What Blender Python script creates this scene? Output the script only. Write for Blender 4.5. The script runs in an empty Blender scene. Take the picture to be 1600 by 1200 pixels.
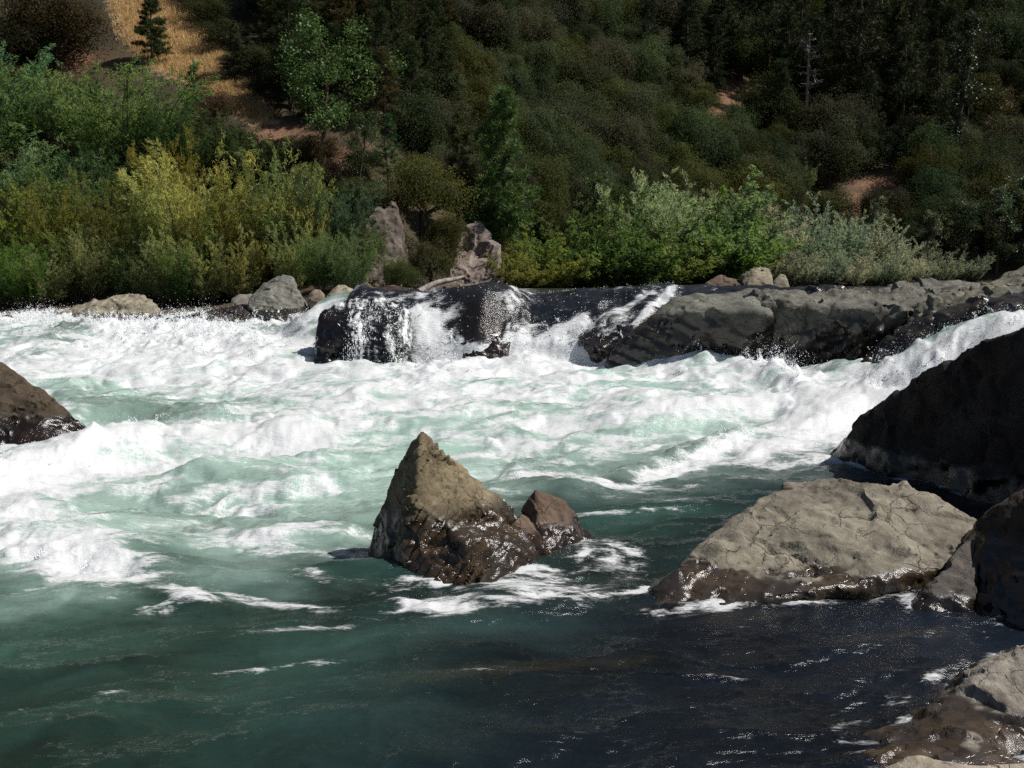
import bpy, bmesh, math, random
import numpy as np
from mathutils import Vector, Matrix
from mathutils.bvhtree import BVHTree

# ------------------------------------------------------------------ camera, light, exposure
SC = bpy.context.scene
COL = SC.collection
EYE = 2.4                                    # eye height above the near water, metres
PITCH = math.atan(160.0 / 1600.0)
cam_d = bpy.data.cameras.new('camera')
cam_d.sensor_width = 36.0
cam_d.lens = 36.0
cam_d.clip_start = 0.05
cam_d.clip_end = 2000.0
cam = bpy.data.objects.new('camera', cam_d)
cam.location = (0, 0, EYE)
cam.rotation_euler = (math.radians(90) - PITCH, 0, 0)
COL.objects.link(cam)
SC.camera = cam

SUN_DIR = Vector((0.60, -0.03, 0.79)).normalized()     # towards the sun
SUN_EL = math.asin(SUN_DIR.z)
SUN_AZ = math.atan2(SUN_DIR.x, SUN_DIR.y)
W = bpy.data.worlds.new('World')
SC.world = W
W.use_nodes = True
wn = W.node_tree.nodes
wn.clear()
sky = wn.new('ShaderNodeTexSky')
sky.sky_type = 'NISHITA'
sky.sun_disc = False
sky.sun_elevation = SUN_EL
sky.sun_rotation = SUN_AZ
bg = wn.new('ShaderNodeBackground')
bg.inputs['Strength'].default_value = 0.05
wo = wn.new('ShaderNodeOutputWorld')
W.node_tree.links.new(sky.outputs[0], bg.inputs[0])
W.node_tree.links.new(bg.outputs[0], wo.inputs[0])

sl = bpy.data.lights.new('sun', 'SUN')
sl.energy = 4.6
sl.angle = math.radians(0.5)
sl.color = (1.0, 0.955, 0.90)
so = bpy.data.objects.new('sun', sl)
so.rotation_euler = SUN_DIR.to_track_quat('Z', 'Y').to_euler()
so.location = (20, 10, 60)
COL.objects.link(so)

SC.view_settings.view_transform = 'Standard'
SC.view_settings.look = 'None'
SC.view_settings.exposure = 0.40
SC.view_settings.gamma = 1.0
SC.render.engine = 'CYCLES'
SC.cycles.use_denoising = False
SC.cycles.max_bounces = 6
SC.cycles.diffuse_bounces = 3
SC.cycles.glossy_bounces = 2
SC.cycles.transmission_bounces = 3
SC.cycles.transparent_max_bounces = 8
SC.cycles.sample_clamp_indirect = 3.0
SC.cycles.sample_clamp_direct = 5.0
SC.cycles.caustics_reflective = False
SC.cycles.caustics_refractive = False

RNG = np.random.default_rng(7)
random.seed(7)

# ------------------------------------------------------------------ photograph <-> world helpers
CP, SP = math.cos(PITCH), math.sin(PITCH)
def ray(px, py):
    u = (px - 800.0) / 1600.0
    v = (600.0 - py) / 1600.0
    return u, CP + v * SP, -SP + v * CP
def P(px, py, Y):
    x, y, z = ray(px, py)
    k = Y / y
    return (x * k, Y, EYE + z * k)
def pix(x, y, z):
    rz = z - EYE
    d = np.maximum(y * CP - rz * SP, 0.05)
    v = (y * SP + rz * CP) / d
    return 800 + 1600 * x / d, 600 - 1600 * v
def sstep(a, b, x):
    t = np.clip((x - a) / (b - a), 0, 1)
    return t * t * (3 - 2 * t)

# ------------------------------------------------------------------ noise
_pr = np.random.default_rng(3)
PERM = np.concatenate([_pr.permutation(256)] * 3).astype(np.int32)
GR = _pr.normal(size=(256, 3)).astype(np.float32)
GR /= np.linalg.norm(GR, axis=1)[:, None]
def perlin(p):
    p = np.asarray(p, np.float32)
    i = np.floor(p).astype(np.int32)
    f = p - i
    i &= 255
    w = f * f * f * (f * (f * 6 - 15) + 10)
    X0, Y0, Z0 = i[:, 0], i[:, 1], i[:, 2]
    out = np.zeros(len(p), np.float32)
    for dx in (0, 1):
        a = PERM[X0 + dx]
        wx = w[:, 0] if dx else 1 - w[:, 0]
        for dy in (0, 1):
            b = PERM[a + Y0 + dy]
            wy = w[:, 1] if dy else 1 - w[:, 1]
            for dz in (0, 1):
                g = GR[PERM[b + Z0 + dz]]
                wz = w[:, 2] if dz else 1 - w[:, 2]
                dot = g[:, 0] * (f[:, 0] - dx) + g[:, 1] * (f[:, 1] - dy) + g[:, 2] * (f[:, 2] - dz)
                out += wx * wy * wz * dot
    return out * 1.5
def fbm(p, octv=4, gain=0.5, seed=0.0):
    p = np.asarray(p, np.float32) + seed * 17.31
    s = np.zeros(len(p), np.float32)
    a, t = 1.0, 0.0
    for k in range(octv):
        s += a * perlin(p)
        t += a
        p = p * 2.03 + 11.7
        a *= gain
    return s / t
def ridged(p, octv=4, gain=0.5, seed=0.0):
    p = np.asarray(p, np.float32) + seed * 17.31
    s = np.zeros(len(p), np.float32)
    a, t = 1.0, 0.0
    for k in range(octv):
        s += a * (1 - 2 * np.abs(perlin(p)))
        t += a
        p = p * 2.03 + 11.7
        a *= gain
    return s / t
def v2(x, y, sx=1.0, sy=1.0, z=0.0):
    return np.stack([x * sx, y * sy, np.full_like(x, z)], 1)

# ------------------------------------------------------------------ mesh helpers
def mesh_np(name, V, F, smooth=False):
    V = np.asarray(V, np.float32)
    F = np.asarray(F, np.int32)
    me = bpy.data.meshes.new(name)
    n, k = F.shape
    me.vertices.add(len(V))
    me.vertices.foreach_set('co', V.ravel())
    me.loops.add(n * k)
    me.loops.foreach_set('vertex_index', F.ravel())
    me.polygons.add(n)
    me.polygons.foreach_set('loop_start', np.arange(0, n * k, k, dtype=np.int32))
    if smooth:
        me.polygons.foreach_set('use_smooth', np.ones(n, bool))
    me.update(calc_edges=True)
    return me
def set_attr(me, name, vals):
    vals = np.asarray(vals, np.float32)
    if vals.ndim == 1:
        at = me.attributes.new(name, 'FLOAT', 'POINT')
        at.data.foreach_set('value', vals)
    else:
        at = me.attributes.new(name, 'FLOAT_COLOR', 'POINT')
        c = np.ones((len(vals), 4), np.float32)
        c[:, :3] = vals
        at.data.foreach_set('color', c.ravel())
def link(name, me, mat=None, parent=None):
    o = bpy.data.objects.new(name, me)
    COL.objects.link(o)
    if mat is not None and not me.materials:
        me.materials.append(mat)
    if parent is not None:
        o.parent = parent
    return o
def tag(o, label, cat, group=None):
    o['label'] = label
    o['category'] = cat
    if group:
        o['group'] = group
    return o
def empty(name, loc):
    o = bpy.data.objects.new(name, None)
    o.empty_display_size = 0.2
    o.location = loc
    COL.objects.link(o)
    return o
def tube(pts, rad, ns=5):
    pts = np.asarray(pts, np.float32)
    n = len(pts)
    V, F = [], []
    for i in range(n):
        d = pts[min(i + 1, n - 1)] - pts[max(i - 1, 0)]
        d = d / (np.linalg.norm(d) + 1e-9)
        a = np.cross(d, (0.31, 0.93, 0.17) if abs(d[1]) < 0.9 else (1, 0, 0))
        a /= np.linalg.norm(a)
        b = np.cross(d, a)
        for j in range(ns):
            t = 2 * math.pi * j / ns
            V.append(pts[i] + rad[i] * (math.cos(t) * a + math.sin(t) * b))
    for i in range(n - 1):
        for j in range(ns):
            k = (j + 1) % ns
            F.append((i * ns + j, i * ns + k, (i + 1) * ns + k, (i + 1) * ns + j))
    return np.array(V), np.array(F)
def join_vf(parts):
    V, F, o = [], [], 0
    for v, f in parts:
        V.append(v)
        F.append(np.asarray(f) + o)
        o += len(v)
    return np.concatenate(V), np.concatenate(F)

# ------------------------------------------------------------------ node helper
class NT:
    def __init__(self, name):
        self.mat = bpy.data.materials.new(name)
        self.mat.use_nodes = True
        self.t = self.mat.node_tree
        self.t.nodes.clear()
        self.out = self.t.nodes.new('ShaderNodeOutputMaterial')
    def n(self, typ, ins=None, **kw):
        nd = self.t.nodes.new(typ)
        for k, v in kw.items():
            setattr(nd, k, v)
        for k, v in (ins or {}).items():
            s = nd.inputs[k]
            if isinstance(v, bpy.types.NodeSocket):
                self.t.links.new(v, s)
            else:
                s.default_value = v
        return nd
    def math(self, op, a, b=0.0, clamp=False):
        nd = self.n('ShaderNodeMath', {0: a, 1: b}, operation=op)
        nd.use_clamp = clamp
        return nd.outputs[0]
    def mapr(self, v, a, b, c=0.0, d=1.0, smooth=True):
        nd = self.n('ShaderNodeMapRange', {0: v, 1: a, 2: b, 3: c, 4: d})
        nd.interpolation_type = 'SMOOTHSTEP' if smooth else 'LINEAR'
        return nd.outputs[0]
    def mix(self, f, a, b, mode='MIX'):
        nd = self.t.nodes.new('ShaderNodeMix')
        nd.data_type = 'RGBA'
        nd.blend_type = mode
        for k, v in ((0, f), (6, a), (7, b)):
            if isinstance(v, bpy.types.NodeSocket):
                self.t.links.new(v, nd.inputs[k])
            else:
                nd.inputs[k].default_value = v if k == 0 else (*v, 1.0)[:4]
        return nd.outputs[2]
    def noise(self, vec, scale, detail=4, rough=0.5, dist=0.0):
        return self.n('ShaderNodeTexNoise', {'Vector': vec, 'Scale': scale, 'Detail': detail, 'Roughness': rough, 'Distortion': dist})
    def attr(self, name):
        return self.n('ShaderNodeAttribute', attribute_name=name)
    def surf(self, s):
        self.t.links.new(s, self.out.inputs[0])
        return self.mat
# ------------------------------------------------------------------ materials
MAT = {}
def m_water():
    m = NT('water')
    pos = m.n('ShaderNodeTexCoord').outputs['Object']
    f = m.attr('foam').outputs['Fac']
    body = m.attr('body').outputs['Color']
    clear = m.attr('clear').outputs['Fac']
    mp = m.n('ShaderNodeMapping', {'Vector': pos, 'Rotation': (0, 0, math.radians(-16)), 'Scale': (.75, 2.4, 2.6)}).outputs[0]
    nA = m.noise(mp, 1.7, 9, .64, .9).outputs[0]
    nB = m.noise(mp, 7.5, 6, .62, .6).outputs[0]
    nC = m.noise(mp, 30.0, 5, .68, .4).outputs[0]
    gate = m.mapr(m.noise(mp, .85, 4, .6, .6).outputs[0], .61, .74)
    n = m.math('ADD', m.math('MULTIPLY', nA, .30), m.math('ADD', m.math('MULTIPLY', nB, .36), m.math('MULTIPLY', nC, .34)))
    t = m.math('ADD', f, m.math('MULTIPLY', m.math('SUBTRACT', n, .5), 2.3))
    mask = m.mapr(t, .28, .74)
    # relief
    rip = m.noise(mp, 9.0, 5, .62, .5).outputs[0]
    rip2 = m.noise(mp, 30.0, 3, .55).outputs[0]
    b1 = m.n('ShaderNodeBump', {'Strength': 0.45, 'Distance': .04, 'Height': rip})
    b2 = m.n('ShaderNodeBump', {'Strength': m.math('MULTIPLY', gate, .45), 'Distance': .009, 'Height': rip2, 'Normal': b1.outputs[0]})
    bf = m.n('ShaderNodeBump', {'Strength': 0.35, 'Distance': .03, 'Height': m.math('ADD', nB, m.math('MULTIPLY', nC, .6)), 'Normal': b1.outputs[0]})
    dif = m.n('ShaderNodeBsdfDiffuse', {'Color': body, 'Normal': b1.outputs[0]})
    tr = m.n('ShaderNodeBsdfTransparent', {'Color': (.70, .80, .78, 1)})
    inner = m.n('ShaderNodeMixShader', {0: clear, 1: dif.outputs[0], 2: tr.outputs[0]})
    gl = m.n('ShaderNodeBsdfGlossy', {'Color': (1, 1, 1, 1), 'Roughness': m.math('SUBTRACT', .16, m.math('MULTIPLY', gate, .07)), 'Normal': b2.outputs[0]})
    fr = m.n('ShaderNodeFresnel', {'IOR': 1.33, 'Normal': b2.outputs[0]})
    wat = m.n('ShaderNodeMixShader', {0: m.math('MINIMUM', fr.outputs[0], .55), 1: inner.outputs[0], 2: gl.outputs[0]})
    fo1 = m.n('ShaderNodeBsdfPrincipled', {'Base Color': (.86, .88, .885, 1), 'Roughness': .42, 'Normal': bf.outputs[0]})
    fo2 = m.n('ShaderNodeBsdfTranslucent', {'Color': (.86, .90, .90, 1)})
    fo = m.n('ShaderNodeMixShader', {0: .34, 1: fo1.outputs[0], 2: fo2.outputs[0]})
    return m.surf(m.n('ShaderNodeMixShader', {0: mask, 1: wat.outputs[0], 2: fo.outputs[0]}).outputs[0])
def m_drop():
    m = NT('spray')
    return m.surf(m.n('ShaderNodeBsdfPrincipled', {'Base Color': (.86, .88, .89, 1), 'Roughness': .2}).outputs[0])
def m_ground():
    m = NT('ground')
    pos = m.n('ShaderNodeTexCoord').outputs['Object']
    sep = m.n('ShaderNodeSeparateColor', {0: m.attr('cover').outputs['Color']})
    n1 = m.noise(pos, .35, 6, .6).outputs[0]
    n2 = m.noise(pos, 5.0, 6, .65).outputs[0]
    litter = m.mix(m.mapr(n1, .35, .65), (.040, .034, .022), (.085, .060, .036))
    litter = m.mix(m.mapr(n2, .4, .7, 0, .5), litter, (.035, .042, .018))
    grass = m.mix(m.mapr(n2, .3, .7), (.32, .22, .13), (.46, .33, .20))
    grass = m.mix(m.mapr(n1, .45, .7, 0, .6), grass, (.22, .125, .065))
    soil = m.mix(m.mapr(n2, .3, .7), (.12, .064, .038), (.23, .13, .08))
    bed = m.mix(m.mapr(n2, .3, .7), (.035, .027, .016), (.12, .095, .055))
    c = m.mix(sep.outputs[1], litter, soil)
    c = m.mix(sep.outputs[0], c, grass)
    c = m.mix(sep.outputs[2], c, bed)
    b = m.n('ShaderNodeBump', {'Strength': .8, 'Distance': .12, 'Height': n2})
    return m.surf(m.n('ShaderNodeBsdfPrincipled', {'Base Color': c, 'Roughness': .9, 'Specular IOR Level': .15, 'Normal': b.outputs[0]}).outputs[0])
def m_rock():
    m = NT('rock')
    pos = m.n('ShaderNodeTexCoord').outputs['Object']
    oi = m.n('ShaderNodeObjectInfo')
    base = oi.outputs['Color']
    wet = m.attr('wet').outputs['Fac']
    cr = m.attr('crease').outputs['Fac']
    sd = m.attr('strata').outputs['Fac']
    n1 = m.noise(pos, 2.2, 8, .62, .3).outputs[0]
    n2 = m.noise(pos, 11.0, 8, .68, .4).outputs[0]
    n3 = m.noise(pos, 55.0, 4, .7).outputs[0]
    sv = m.n('ShaderNodeCombineXYZ', {0: m.math('MULTIPLY', sd, 9.0), 1: m.math('MULTIPLY', n1, 1.2), 2: 0.0}).outputs[0]
    st = m.noise(sv, 1.8, 5, .6).outputs[0]
    c = m.mix(m.mapr(n1, .30, .70), m.mix(1.0, base, (.55, .53, .52), 'MULTIPLY'), m.mix(1.0, base, (1.28, 1.26, 1.20), 'MULTIPLY'))
    c = m.mix(m.mapr(n2, .52, .72, 0, .55), c, m.mix(1.0, base, (1.5, 1.42, 1.2), 'MULTIPLY'))
    c = m.mix(m.mapr(n2, .47, .32, 0, .8), c, m.mix(1.0, base, (.45, .42, .42), 'MULTIPLY'))
    c = m.mix(m.mapr(st, .38, .62, 0, .40), c, m.mix(1.0, c, (.66, .62, .62), 'MULTIPLY'))
    lich = m.noise(pos, 4.6, 6, .7, .8).outputs[0]
    c = m.mix(m.mapr(lich, .60, .70, 0, .35), c, m.mix(1.0, base, (1.10, 1.25, .72), 'MULTIPLY'))
    c = m.mix(m.mapr(n3, .58, .75, 0, .4), c, m.mix(1.0, base, (.40, .38, .38), 'MULTIPLY'))
    c = m.mix(m.math('MULTIPLY', cr, .75), c, m.mix(1.0, base, (.30, .28, .27), 'MULTIPLY'))
    wv = m.mix(.16, pos, m.noise(pos, 3.2, 5, .65).outputs[1])
    vo = m.n('ShaderNodeTexVoronoi', {'Vector': wv, 'Scale': 4.2}, feature='DISTANCE_TO_EDGE')
    vo2 = m.n('ShaderNodeTexVoronoi', {'Vector': wv, 'Scale': 13.0}, feature='DISTANCE_TO_EDGE')
    keep = m.mapr(n1, .46, .58)
    crk = m.math('MAXIMUM', m.math('MULTIPLY', m.mapr(vo.outputs[0], .022, .004), keep), m.math('MULTIPLY', m.mapr(vo2.outputs[0], .045, .008), m.math('MULTIPLY', m.mapr(n1, .56, .66), .7)))
    c = m.mix(m.math('MULTIPLY', crk, .7), c, m.mix(1.0, base, (.26, .23, .22), 'MULTIPLY'))
    stn = m.noise(m.n('ShaderNodeMapping', {'Vector': pos, 'Scale': (3.0, 3.0, .8)}).outputs[0], 1.6, 7, .7, .6).outputs[0]
    c = m.mix(m.mapr(stn, .50, .66, 0, .55), c, m.mix(1.0, c, (.52, .46, .44), 'MULTIPLY'))
    c = m.mix(m.mapr(stn, .42, .32, 0, .35), c, m.mix(1.0, c, (1.25, 1.26, 1.12), 'MULTIPLY'))
    ww = m.mapr(m.math('ADD', wet, m.math('ADD', m.math('MULTIPLY', m.math('SUBTRACT', n2, .5), .9), m.math('MULTIPLY', m.math('SUBTRACT', n1, .5), .7))), .28, .72)
    wc = m.mix(m.mapr(n1, .45, .62), m.mix(1.0, c, (.18, .155, .155), 'MULTIPLY'), m.mix(1.0, c, (.23, .18, .135), 'MULTIPLY'))
    c2 = m.mix(ww, c, wc)
    rough = m.math('ADD', m.math('MULTIPLY', ww, -.70), .88)
    rough = m.math('ADD', rough, m.math('MULTIPLY', m.math('SUBTRACT', n2, .5), .15), True)
    h = m.math('ADD', m.math('MULTIPLY', n2, .65), m.math('ADD', m.math('MULTIPLY', n3, .22), m.math('SUBTRACT', m.math('MULTIPLY', st, .35), m.math('MULTIPLY', crk, .45))))
    b = m.n('ShaderNodeBump', {'Strength': m.math('ADD', m.math('MULTIPLY', ww, -.55), .95), 'Distance': .030, 'Height': h})
    return m.surf(m.n('ShaderNodeBsdfPrincipled', {'Base Color': c2, 'Roughness': rough, 'Specular IOR Level': m.math('ADD', m.math('MULTIPLY', ww, .35), .2), 'Normal': b.outputs[0]}).outputs[0])
def m_leaf(name, trans=.48, rough=.6, spec=.08):
    m = NT(name)
    oi = m.n('ShaderNodeObjectInfo')
    tint = m.attr('tint').outputs['Fac']
    hue = m.attr('hue').outputs['Fac']
    c = m.mix(1.0, oi.outputs['Color'], m.n('ShaderNodeCombineColor', {0: m.mapr(tint, 0, 1, .55, 1.5, False), 1: m.mapr(tint, 0, 1, .6, 1.42, False), 2: m.mapr(tint, 0, 1, .65, 1.3, False)}).outputs[0], 'MULTIPLY')
    c = m.mix(m.mapr(hue, .0, 1.0, 0, 1.0, False), c, m.mix(1.0, c, (1.75, 1.15, .60), 'MULTIPLY'))
    p = m.n('ShaderNodeBsdfPrincipled', {'Base Color': c, 'Roughness': rough, 'Specular IOR Level': spec})
    t = m.n('ShaderNodeBsdfTranslucent', {'Color': m.mix(1.0, c, (1.3, 1.35, .8), 'MULTIPLY')})
    return m.surf(m.n('ShaderNodeMixShader', {0: trans, 1: p.outputs[0], 2: t.outputs[0]}).outputs[0])
def m_bark(name, ca, cb):
    m = NT(name)
    pos = m.n('ShaderNodeTexCoord').outputs['Object']
    mp = m.n('ShaderNodeMapping', {'Vector': pos, 'Scale': (6, 6, 1.2)}).outputs[0]
    n = m.noise(mp, 2.0, 6, .65).outputs[0]
    c = m.mix(m.mapr(n, .35, .65), ca, cb)
    b = m.n('ShaderNodeBump', {'Strength': .6, 'Distance': .03, 'Height': n})
    return m.surf(m.n('ShaderNodeBsdfPrincipled', {'Base Color': c, 'Roughness': .9, 'Specular IOR Level': .15, 'Normal': b.outputs[0]}).outputs[0])
MAT['water'] = m_water()
MAT['drop'] = m_drop()
MAT['ground'] = m_ground()
MAT['rock'] = m_rock()
MAT['leaf'] = m_leaf('foliage')
MAT['leaf_shiny'] = m_leaf('glossy_foliage', .25, .42, .22)
MAT['needle'] = m_leaf('needles', .15, .55, .12)
MAT['bark'] = m_bark('bark', (.035, .026, .020), (.10, .075, .055))
MAT['twig'] = m_bark('twig_bark', (.05, .038, .028), (.13, .10, .07))
MAT['deadwood'] = m_bark('dead_wood', (.16, .14, .12), (.34, .30, .25))
# ------------------------------------------------------------------ water level (macro shape of the river)
POOL = 2.14
def water0(x, y):
    z = np.interp(y, [-20, 8, 10, 12.5, 14, 17, 20, 30], [0, 0, .02, .08, .20, .45, .62, .64])
    left = np.interp(y, [19, 22, 26, 30, 45], [0, .16, .36, .66, .80])
    px = 800 + x * 1600 / 21.5
    yb = np.interp(px, [560, 640, 690, 710, 750, 800, 830, 900, 960, 1080], [20.9, 20.7, 20.7, 20.75, 20.6, 20.9, 20.9, 20.6, 20.2, 20.2])
    yl = np.interp(px, [560, 640, 690, 710, 760, 800, 830, 900, 960, 1080], [22.0, 22.2, 22.4, 22.3, 22.0, 22.4, 23.2, 23.0, 22.6, 22.6])
    t = np.clip((y - yb) / (yl - yb), 0, 1)
    fall = np.where(t < 1, 1 - (1 - t) ** 1.9, 1.0) * sstep(0, .18, t)
    jit = fbm(v2(x, x * 0, 1.1, 1), 3, seed=51)
    yb = yb + .7 * jit
    yl = yl + .5 * jit
    lip = POOL + np.exp(-((y - yl - .1) / 0.8) ** 2) * np.interp(px, [640, 700, 770, 800, 832, 880, 950, 1040], [.05, .05, .16, .12, -.05, .01, .06, .14])
    side = sstep(-6.4, -3.9, x) * sstep(21.5, 24.5, y) + (sstep(-4.4, -3.2, x)) * (1 - sstep(21.5, 24.5, y))
    side = np.clip(side, 0, 1)
    lo = z + left * (1 - side)
    up = np.maximum(lip - lo, 0) * fall * side
    z = lo + up
    z = z + side * .16 * fbm(v2(x, y, 1.3, .8), 3, seed=52) * sstep(.05, .4, fall) * (1 - sstep(.8, 1., t)) * (y < 24)
    # chute on the right, coming down behind the big dark boulder
    ch = sstep(4.9, 8.4, x) * 1.45 * sstep(12.8, 14.2, y) * (1 - sstep(17.2, 19.0, y))
    z = z + ch
    # little chute between the two ledges
    z = z + 0.42 * np.exp(-((x - 6.0) / 0.75) ** 2 - ((y - 18.6) / 0.8) ** 2)
    return z

def blob(px, py, cx, cy, rx, ry, ang=0.0, p=1.0):
    a = math.radians(ang)
    dx, dy = px - cx, py - cy
    u = (dx * math.cos(a) + dy * math.sin(a)) / rx
    v = (-dx * math.sin(a) + dy * math.cos(a)) / ry
    return np.exp(-(u * u + v * v) ** p)

# standing waves and breaking humps of the rapid: cx, cy, rx, ry, angle, height (m)
WAVES = [
    (300, 610, 190, 22, -3, -.10), (160, 660, 90, 18, -10, -.10), (240, 700, 330, 20, -6, .16), (60, 745, 140, 20, -14, .16),
    (480, 640, 120, 18, -8, .12), (120, 785, 200, 24, -10, .10), (330, 790, 160, 26, 4, -.10), (140, 868, 150, 26, 6, .15), (420, 852, 160, 14, -2, .08),
    (90, 545, 90, 16, -5, .16), (250, 540, 160, 20, 4, .22), (400, 555, 120, 16, 8, .10), (700, 640, 130, 14, 4, .08),
    (830, 690, 90, 12, 0, .06), (860, 768, 70, 9, 4, .07), (1080, 712, 170, 10, -18, .12), (1180, 640, 160, 14, -6, .08),
    (1120, 585, 90, 12, 6, .16), (960, 598, 80, 10, 0, .10), (860, 560, 70, 18, -10, .16), (1040, 655, 120, 10, -6, .07),
    (760, 950, 130, 15, -3, .07), (300, 950, 60, 12, 4, .05), (500, 905, 160, 10, -6, .05), (1000, 800, 120, 12, -8, .04),
    (640, 700, 260, 12, -8, .06), (1100, 590, 110, 10, 4, .12), (600, 592, 90, 9, 0, .10), (800, 580, 120, 9, 0, .08), (1230, 612, 60, 12, 20, .12), (330, 660, 70, 12, -8, .10), (1290, 660, 90, 18, -20, .10),
]
# where the water is broken white: cx, cy, rx, ry, angle, amount   (painted in order)
FOAM = [
    (640, 600, 1400, 42, 0, .84), (250, 545, 330, 48, 0, .84), (800, 640, 1300, 45, 0, .56), (760, 700, 1300, 50, 0, .40),
    (230, 640, 150, 30, 6, .18), (170, 610, 110, 12, 4, .30), (110, 675, 60, 22, -20, .30), (300, 655, 90, 20, -8, .22),
    (500, 665, 80, 24, -12, .55), (420, 690, 210, 26, -8, .80), (120, 720, 190, 24, -12, .82), (300, 735, 200, 22, -6, .76),
    (60, 765, 100, 34, -14, .88), (40, 805, 70, 34, 0, .74), (500, 748, 110, 30, 0, .42), (190, 800, 110, 26, 0, .35), (320, 775, 100, 20, 0, .55),
    (300, 832, 90, 16, 0, .60), (250, 770, 60, 12, 0, .5), (440, 790, 130, 20, 0, .50), (520, 840, 110, 16, 0, .42), (420, 862, 160, 12, 2, .58), (330, 845, 60, 12, 10, .70),
    (120, 880, 130, 46, 10, .74), (130, 910, 78, 26, 6, .97), (30, 870, 60, 40, 0, .72), (60, 935, 130, 12, 0, .30),
    (860, 640, 120, 14, 0, .36), (1000, 605, 70, 10, 0, .35), (700, 620, 240, 14, 0, .72), (620, 650, 90, 16, 10, .72), (1150, 640, 220, 20, -4, .74),
    (780, 700, 90, 20, 0, .45), (860, 672, 60, 10, 0, .72), (820, 725, 110, 22, -6, .34), (760, 712, 160, 7, -3, .70), (900, 760, 60, 10, 4, .82), (830, 745, 60, 12, 0, .50),
    (1000, 690, 150, 12, -8, .62), (940, 720, 130, 10, -14, .45), (1090, 725, 170, 15, -20, .88), (1220, 700, 110, 20, -14, .76), (1320, 640, 110, 50, -30, .95),
    (1010, 735, 80, 8, -18, .30), (1260, 720, 60, 10, -8, .55),
    (700, 790, 200, 24, 0, .30), (1050, 830, 220, 60, -10, .02), (960, 800, 90, 20, 0, .06), (1150, 755, 120, 8, -6, .34), (1060, 790, 60, 6, 0, .30), (1010, 806, 140, 4, -3, .36),
    (760, 945, 190, 30, -4, .46), (840, 930, 80, 30, 0, .66), (690, 962, 60, 14, 0, .74), (560, 930, 140, 24, 0, .22), (960, 900, 100, 24, 0, .28), (640, 958, 30, 8, 20, .85), (930, 945, 60, 14, -10, .42),
    (300, 945, 50, 14, 10, .62), (250, 962, 60, 8, 0, .45), (450, 955, 130, 12, 10, .38), (560, 905, 120, 7, -4, .36), (900, 890, 80, 16, 0, .24), (1010, 930, 60, 10, -10, .36),
    (500, 1000, 120, 8, -4, .30), (1080, 1058, 80, 3, 2, .40), (400, 1055, 150, 5, -5, .34), (220, 1085, 160, 5, -8, .32), (60, 1110, 70, 5, -8, .36), (760, 1060, 130, 4, -2, .30), (800, 1100, 300, 40, 0, .0), (1250, 985, 140, 9, 2, .30), (1100, 965, 80, 8, 0, .30),
    # the falls
    (470, 480, 70, 26, 0, .80), (60, 500, 90, 16, 0, .80), (110, 540, 70, 14, -20, .40), (430, 515, 60, 15, 10, .50), (400, 492, 60, 9, 10, .6), (330, 500, 90, 14, 0, .80), (470, 500, 40, 10, -20, .75), (455, 540, 50, 20, 0, .8),
    (870, 500, 260, 62, 0, .04), (600, 470, 110, 16, 4, .30), (675, 520, 34, 60, -6, .96), (670, 470, 26, 16, 0, .55), (720, 550, 60, 20, 0, .92), (706, 490, 22, 20, 30, .5),
    (760, 470, 30, 10, 0, .04), (760, 505, 46, 44, 0, .10), (825, 462, 30, 14, 24, .45), (800, 500, 26, 44, 0, .46), (820, 545, 34, 20, 0, .6), (765, 556, 60, 8, 0, .85), (868, 540, 84, 32, -10, .97), (830, 575, 110, 16, 0, .97), (905, 520, 30, 20, -20, .9), (838, 520, 16, 24, 0, .6),
    (960, 500, 60, 22, -38, .40), (1036, 470, 34, 11, -40, .86), (1005, 500, 30, 7, -48, .9), (940, 528, 40, 16, -20, .38), (985, 478, 60, 9, -36, .55), (935, 452, 100, 5, -4, .22), (740, 446, 60, 6, 0, .1),
    (1290, 575, 50, 16, -35, .35), (1330, 556, 40, 8, -20, .3), (1290, 600, 60, 14, 0, .75), (1460, 560, 120, 26, -26, .95), (1560, 515, 70, 16, -15, .92), (1590, 505, 30, 12, -10, .8),
]
SPLASH = [   # where water is thrown up: cx, cy, rx, ry, angle, amount
    (250, 535, 200, 26, 4, .8), (100, 530, 90, 16, 0, .6), (420, 505, 60, 14, 0, .7), (60, 502, 70, 8, 0, .8), (330, 505, 80, 10, 0, .8),
    (680, 550, 50, 34, 0, 1.1), (670, 490, 30, 30, 0, .5), (868, 548, 80, 26, -8, 1.4), (1190, 578, 80, 18, 14, 1.5), (1090, 578, 90, 10, 0, .9), (1440, 560, 110, 24, -28, .75), (1560, 512, 60, 14, -15, .6),
    (250, 675, 60, 12, -10, 0.35), (340, 665, 60, 10, 0, 0.30), (60, 745, 90, 20, -14, 0.25), (130, 890, 90, 30, 6, 0.25), (300, 835, 60, 14, 0, 0.20), (1080, 715, 110, 12, -20, 0.30),
    (880, 925, 60, 16, 0, 0.17), (660, 960, 40, 10, 0, 0.15), (300, 942, 40, 12, 0, 0.15), (870, 762, 50, 10, 0, 0.20), (160, 700, 100, 14, -10, 0.25), (570, 575, 70, 8, 0, 0.30),
]
def water_attrs(px, py, nzy):
    f = np.zeros_like(px)
    for cx, cy, rx, ry, a, v in FOAM:
        g = blob(px, py, cx, cy, rx, ry, a, 1.5)
        f = f * (1 - g) + v * g
    s = np.zeros_like(px)
    for cx, cy, rx, ry, a, v in SPLASH:
        s = np.maximum(s, v * blob(px, py, cx, cy, rx, ry, a, 1.2))
    # bubbles carried below the surface make the water milky
    yb = np.interp(px, [0, 300, 560, 640, 870, 1300, 1600], [958, 925, 890, 862, 780, 728, 700]) + 95 * nzy * sstep(700, 800, py)
    aer = 1 - sstep(yb - 120, yb + 45, py)
    return f, s, aer

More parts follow.
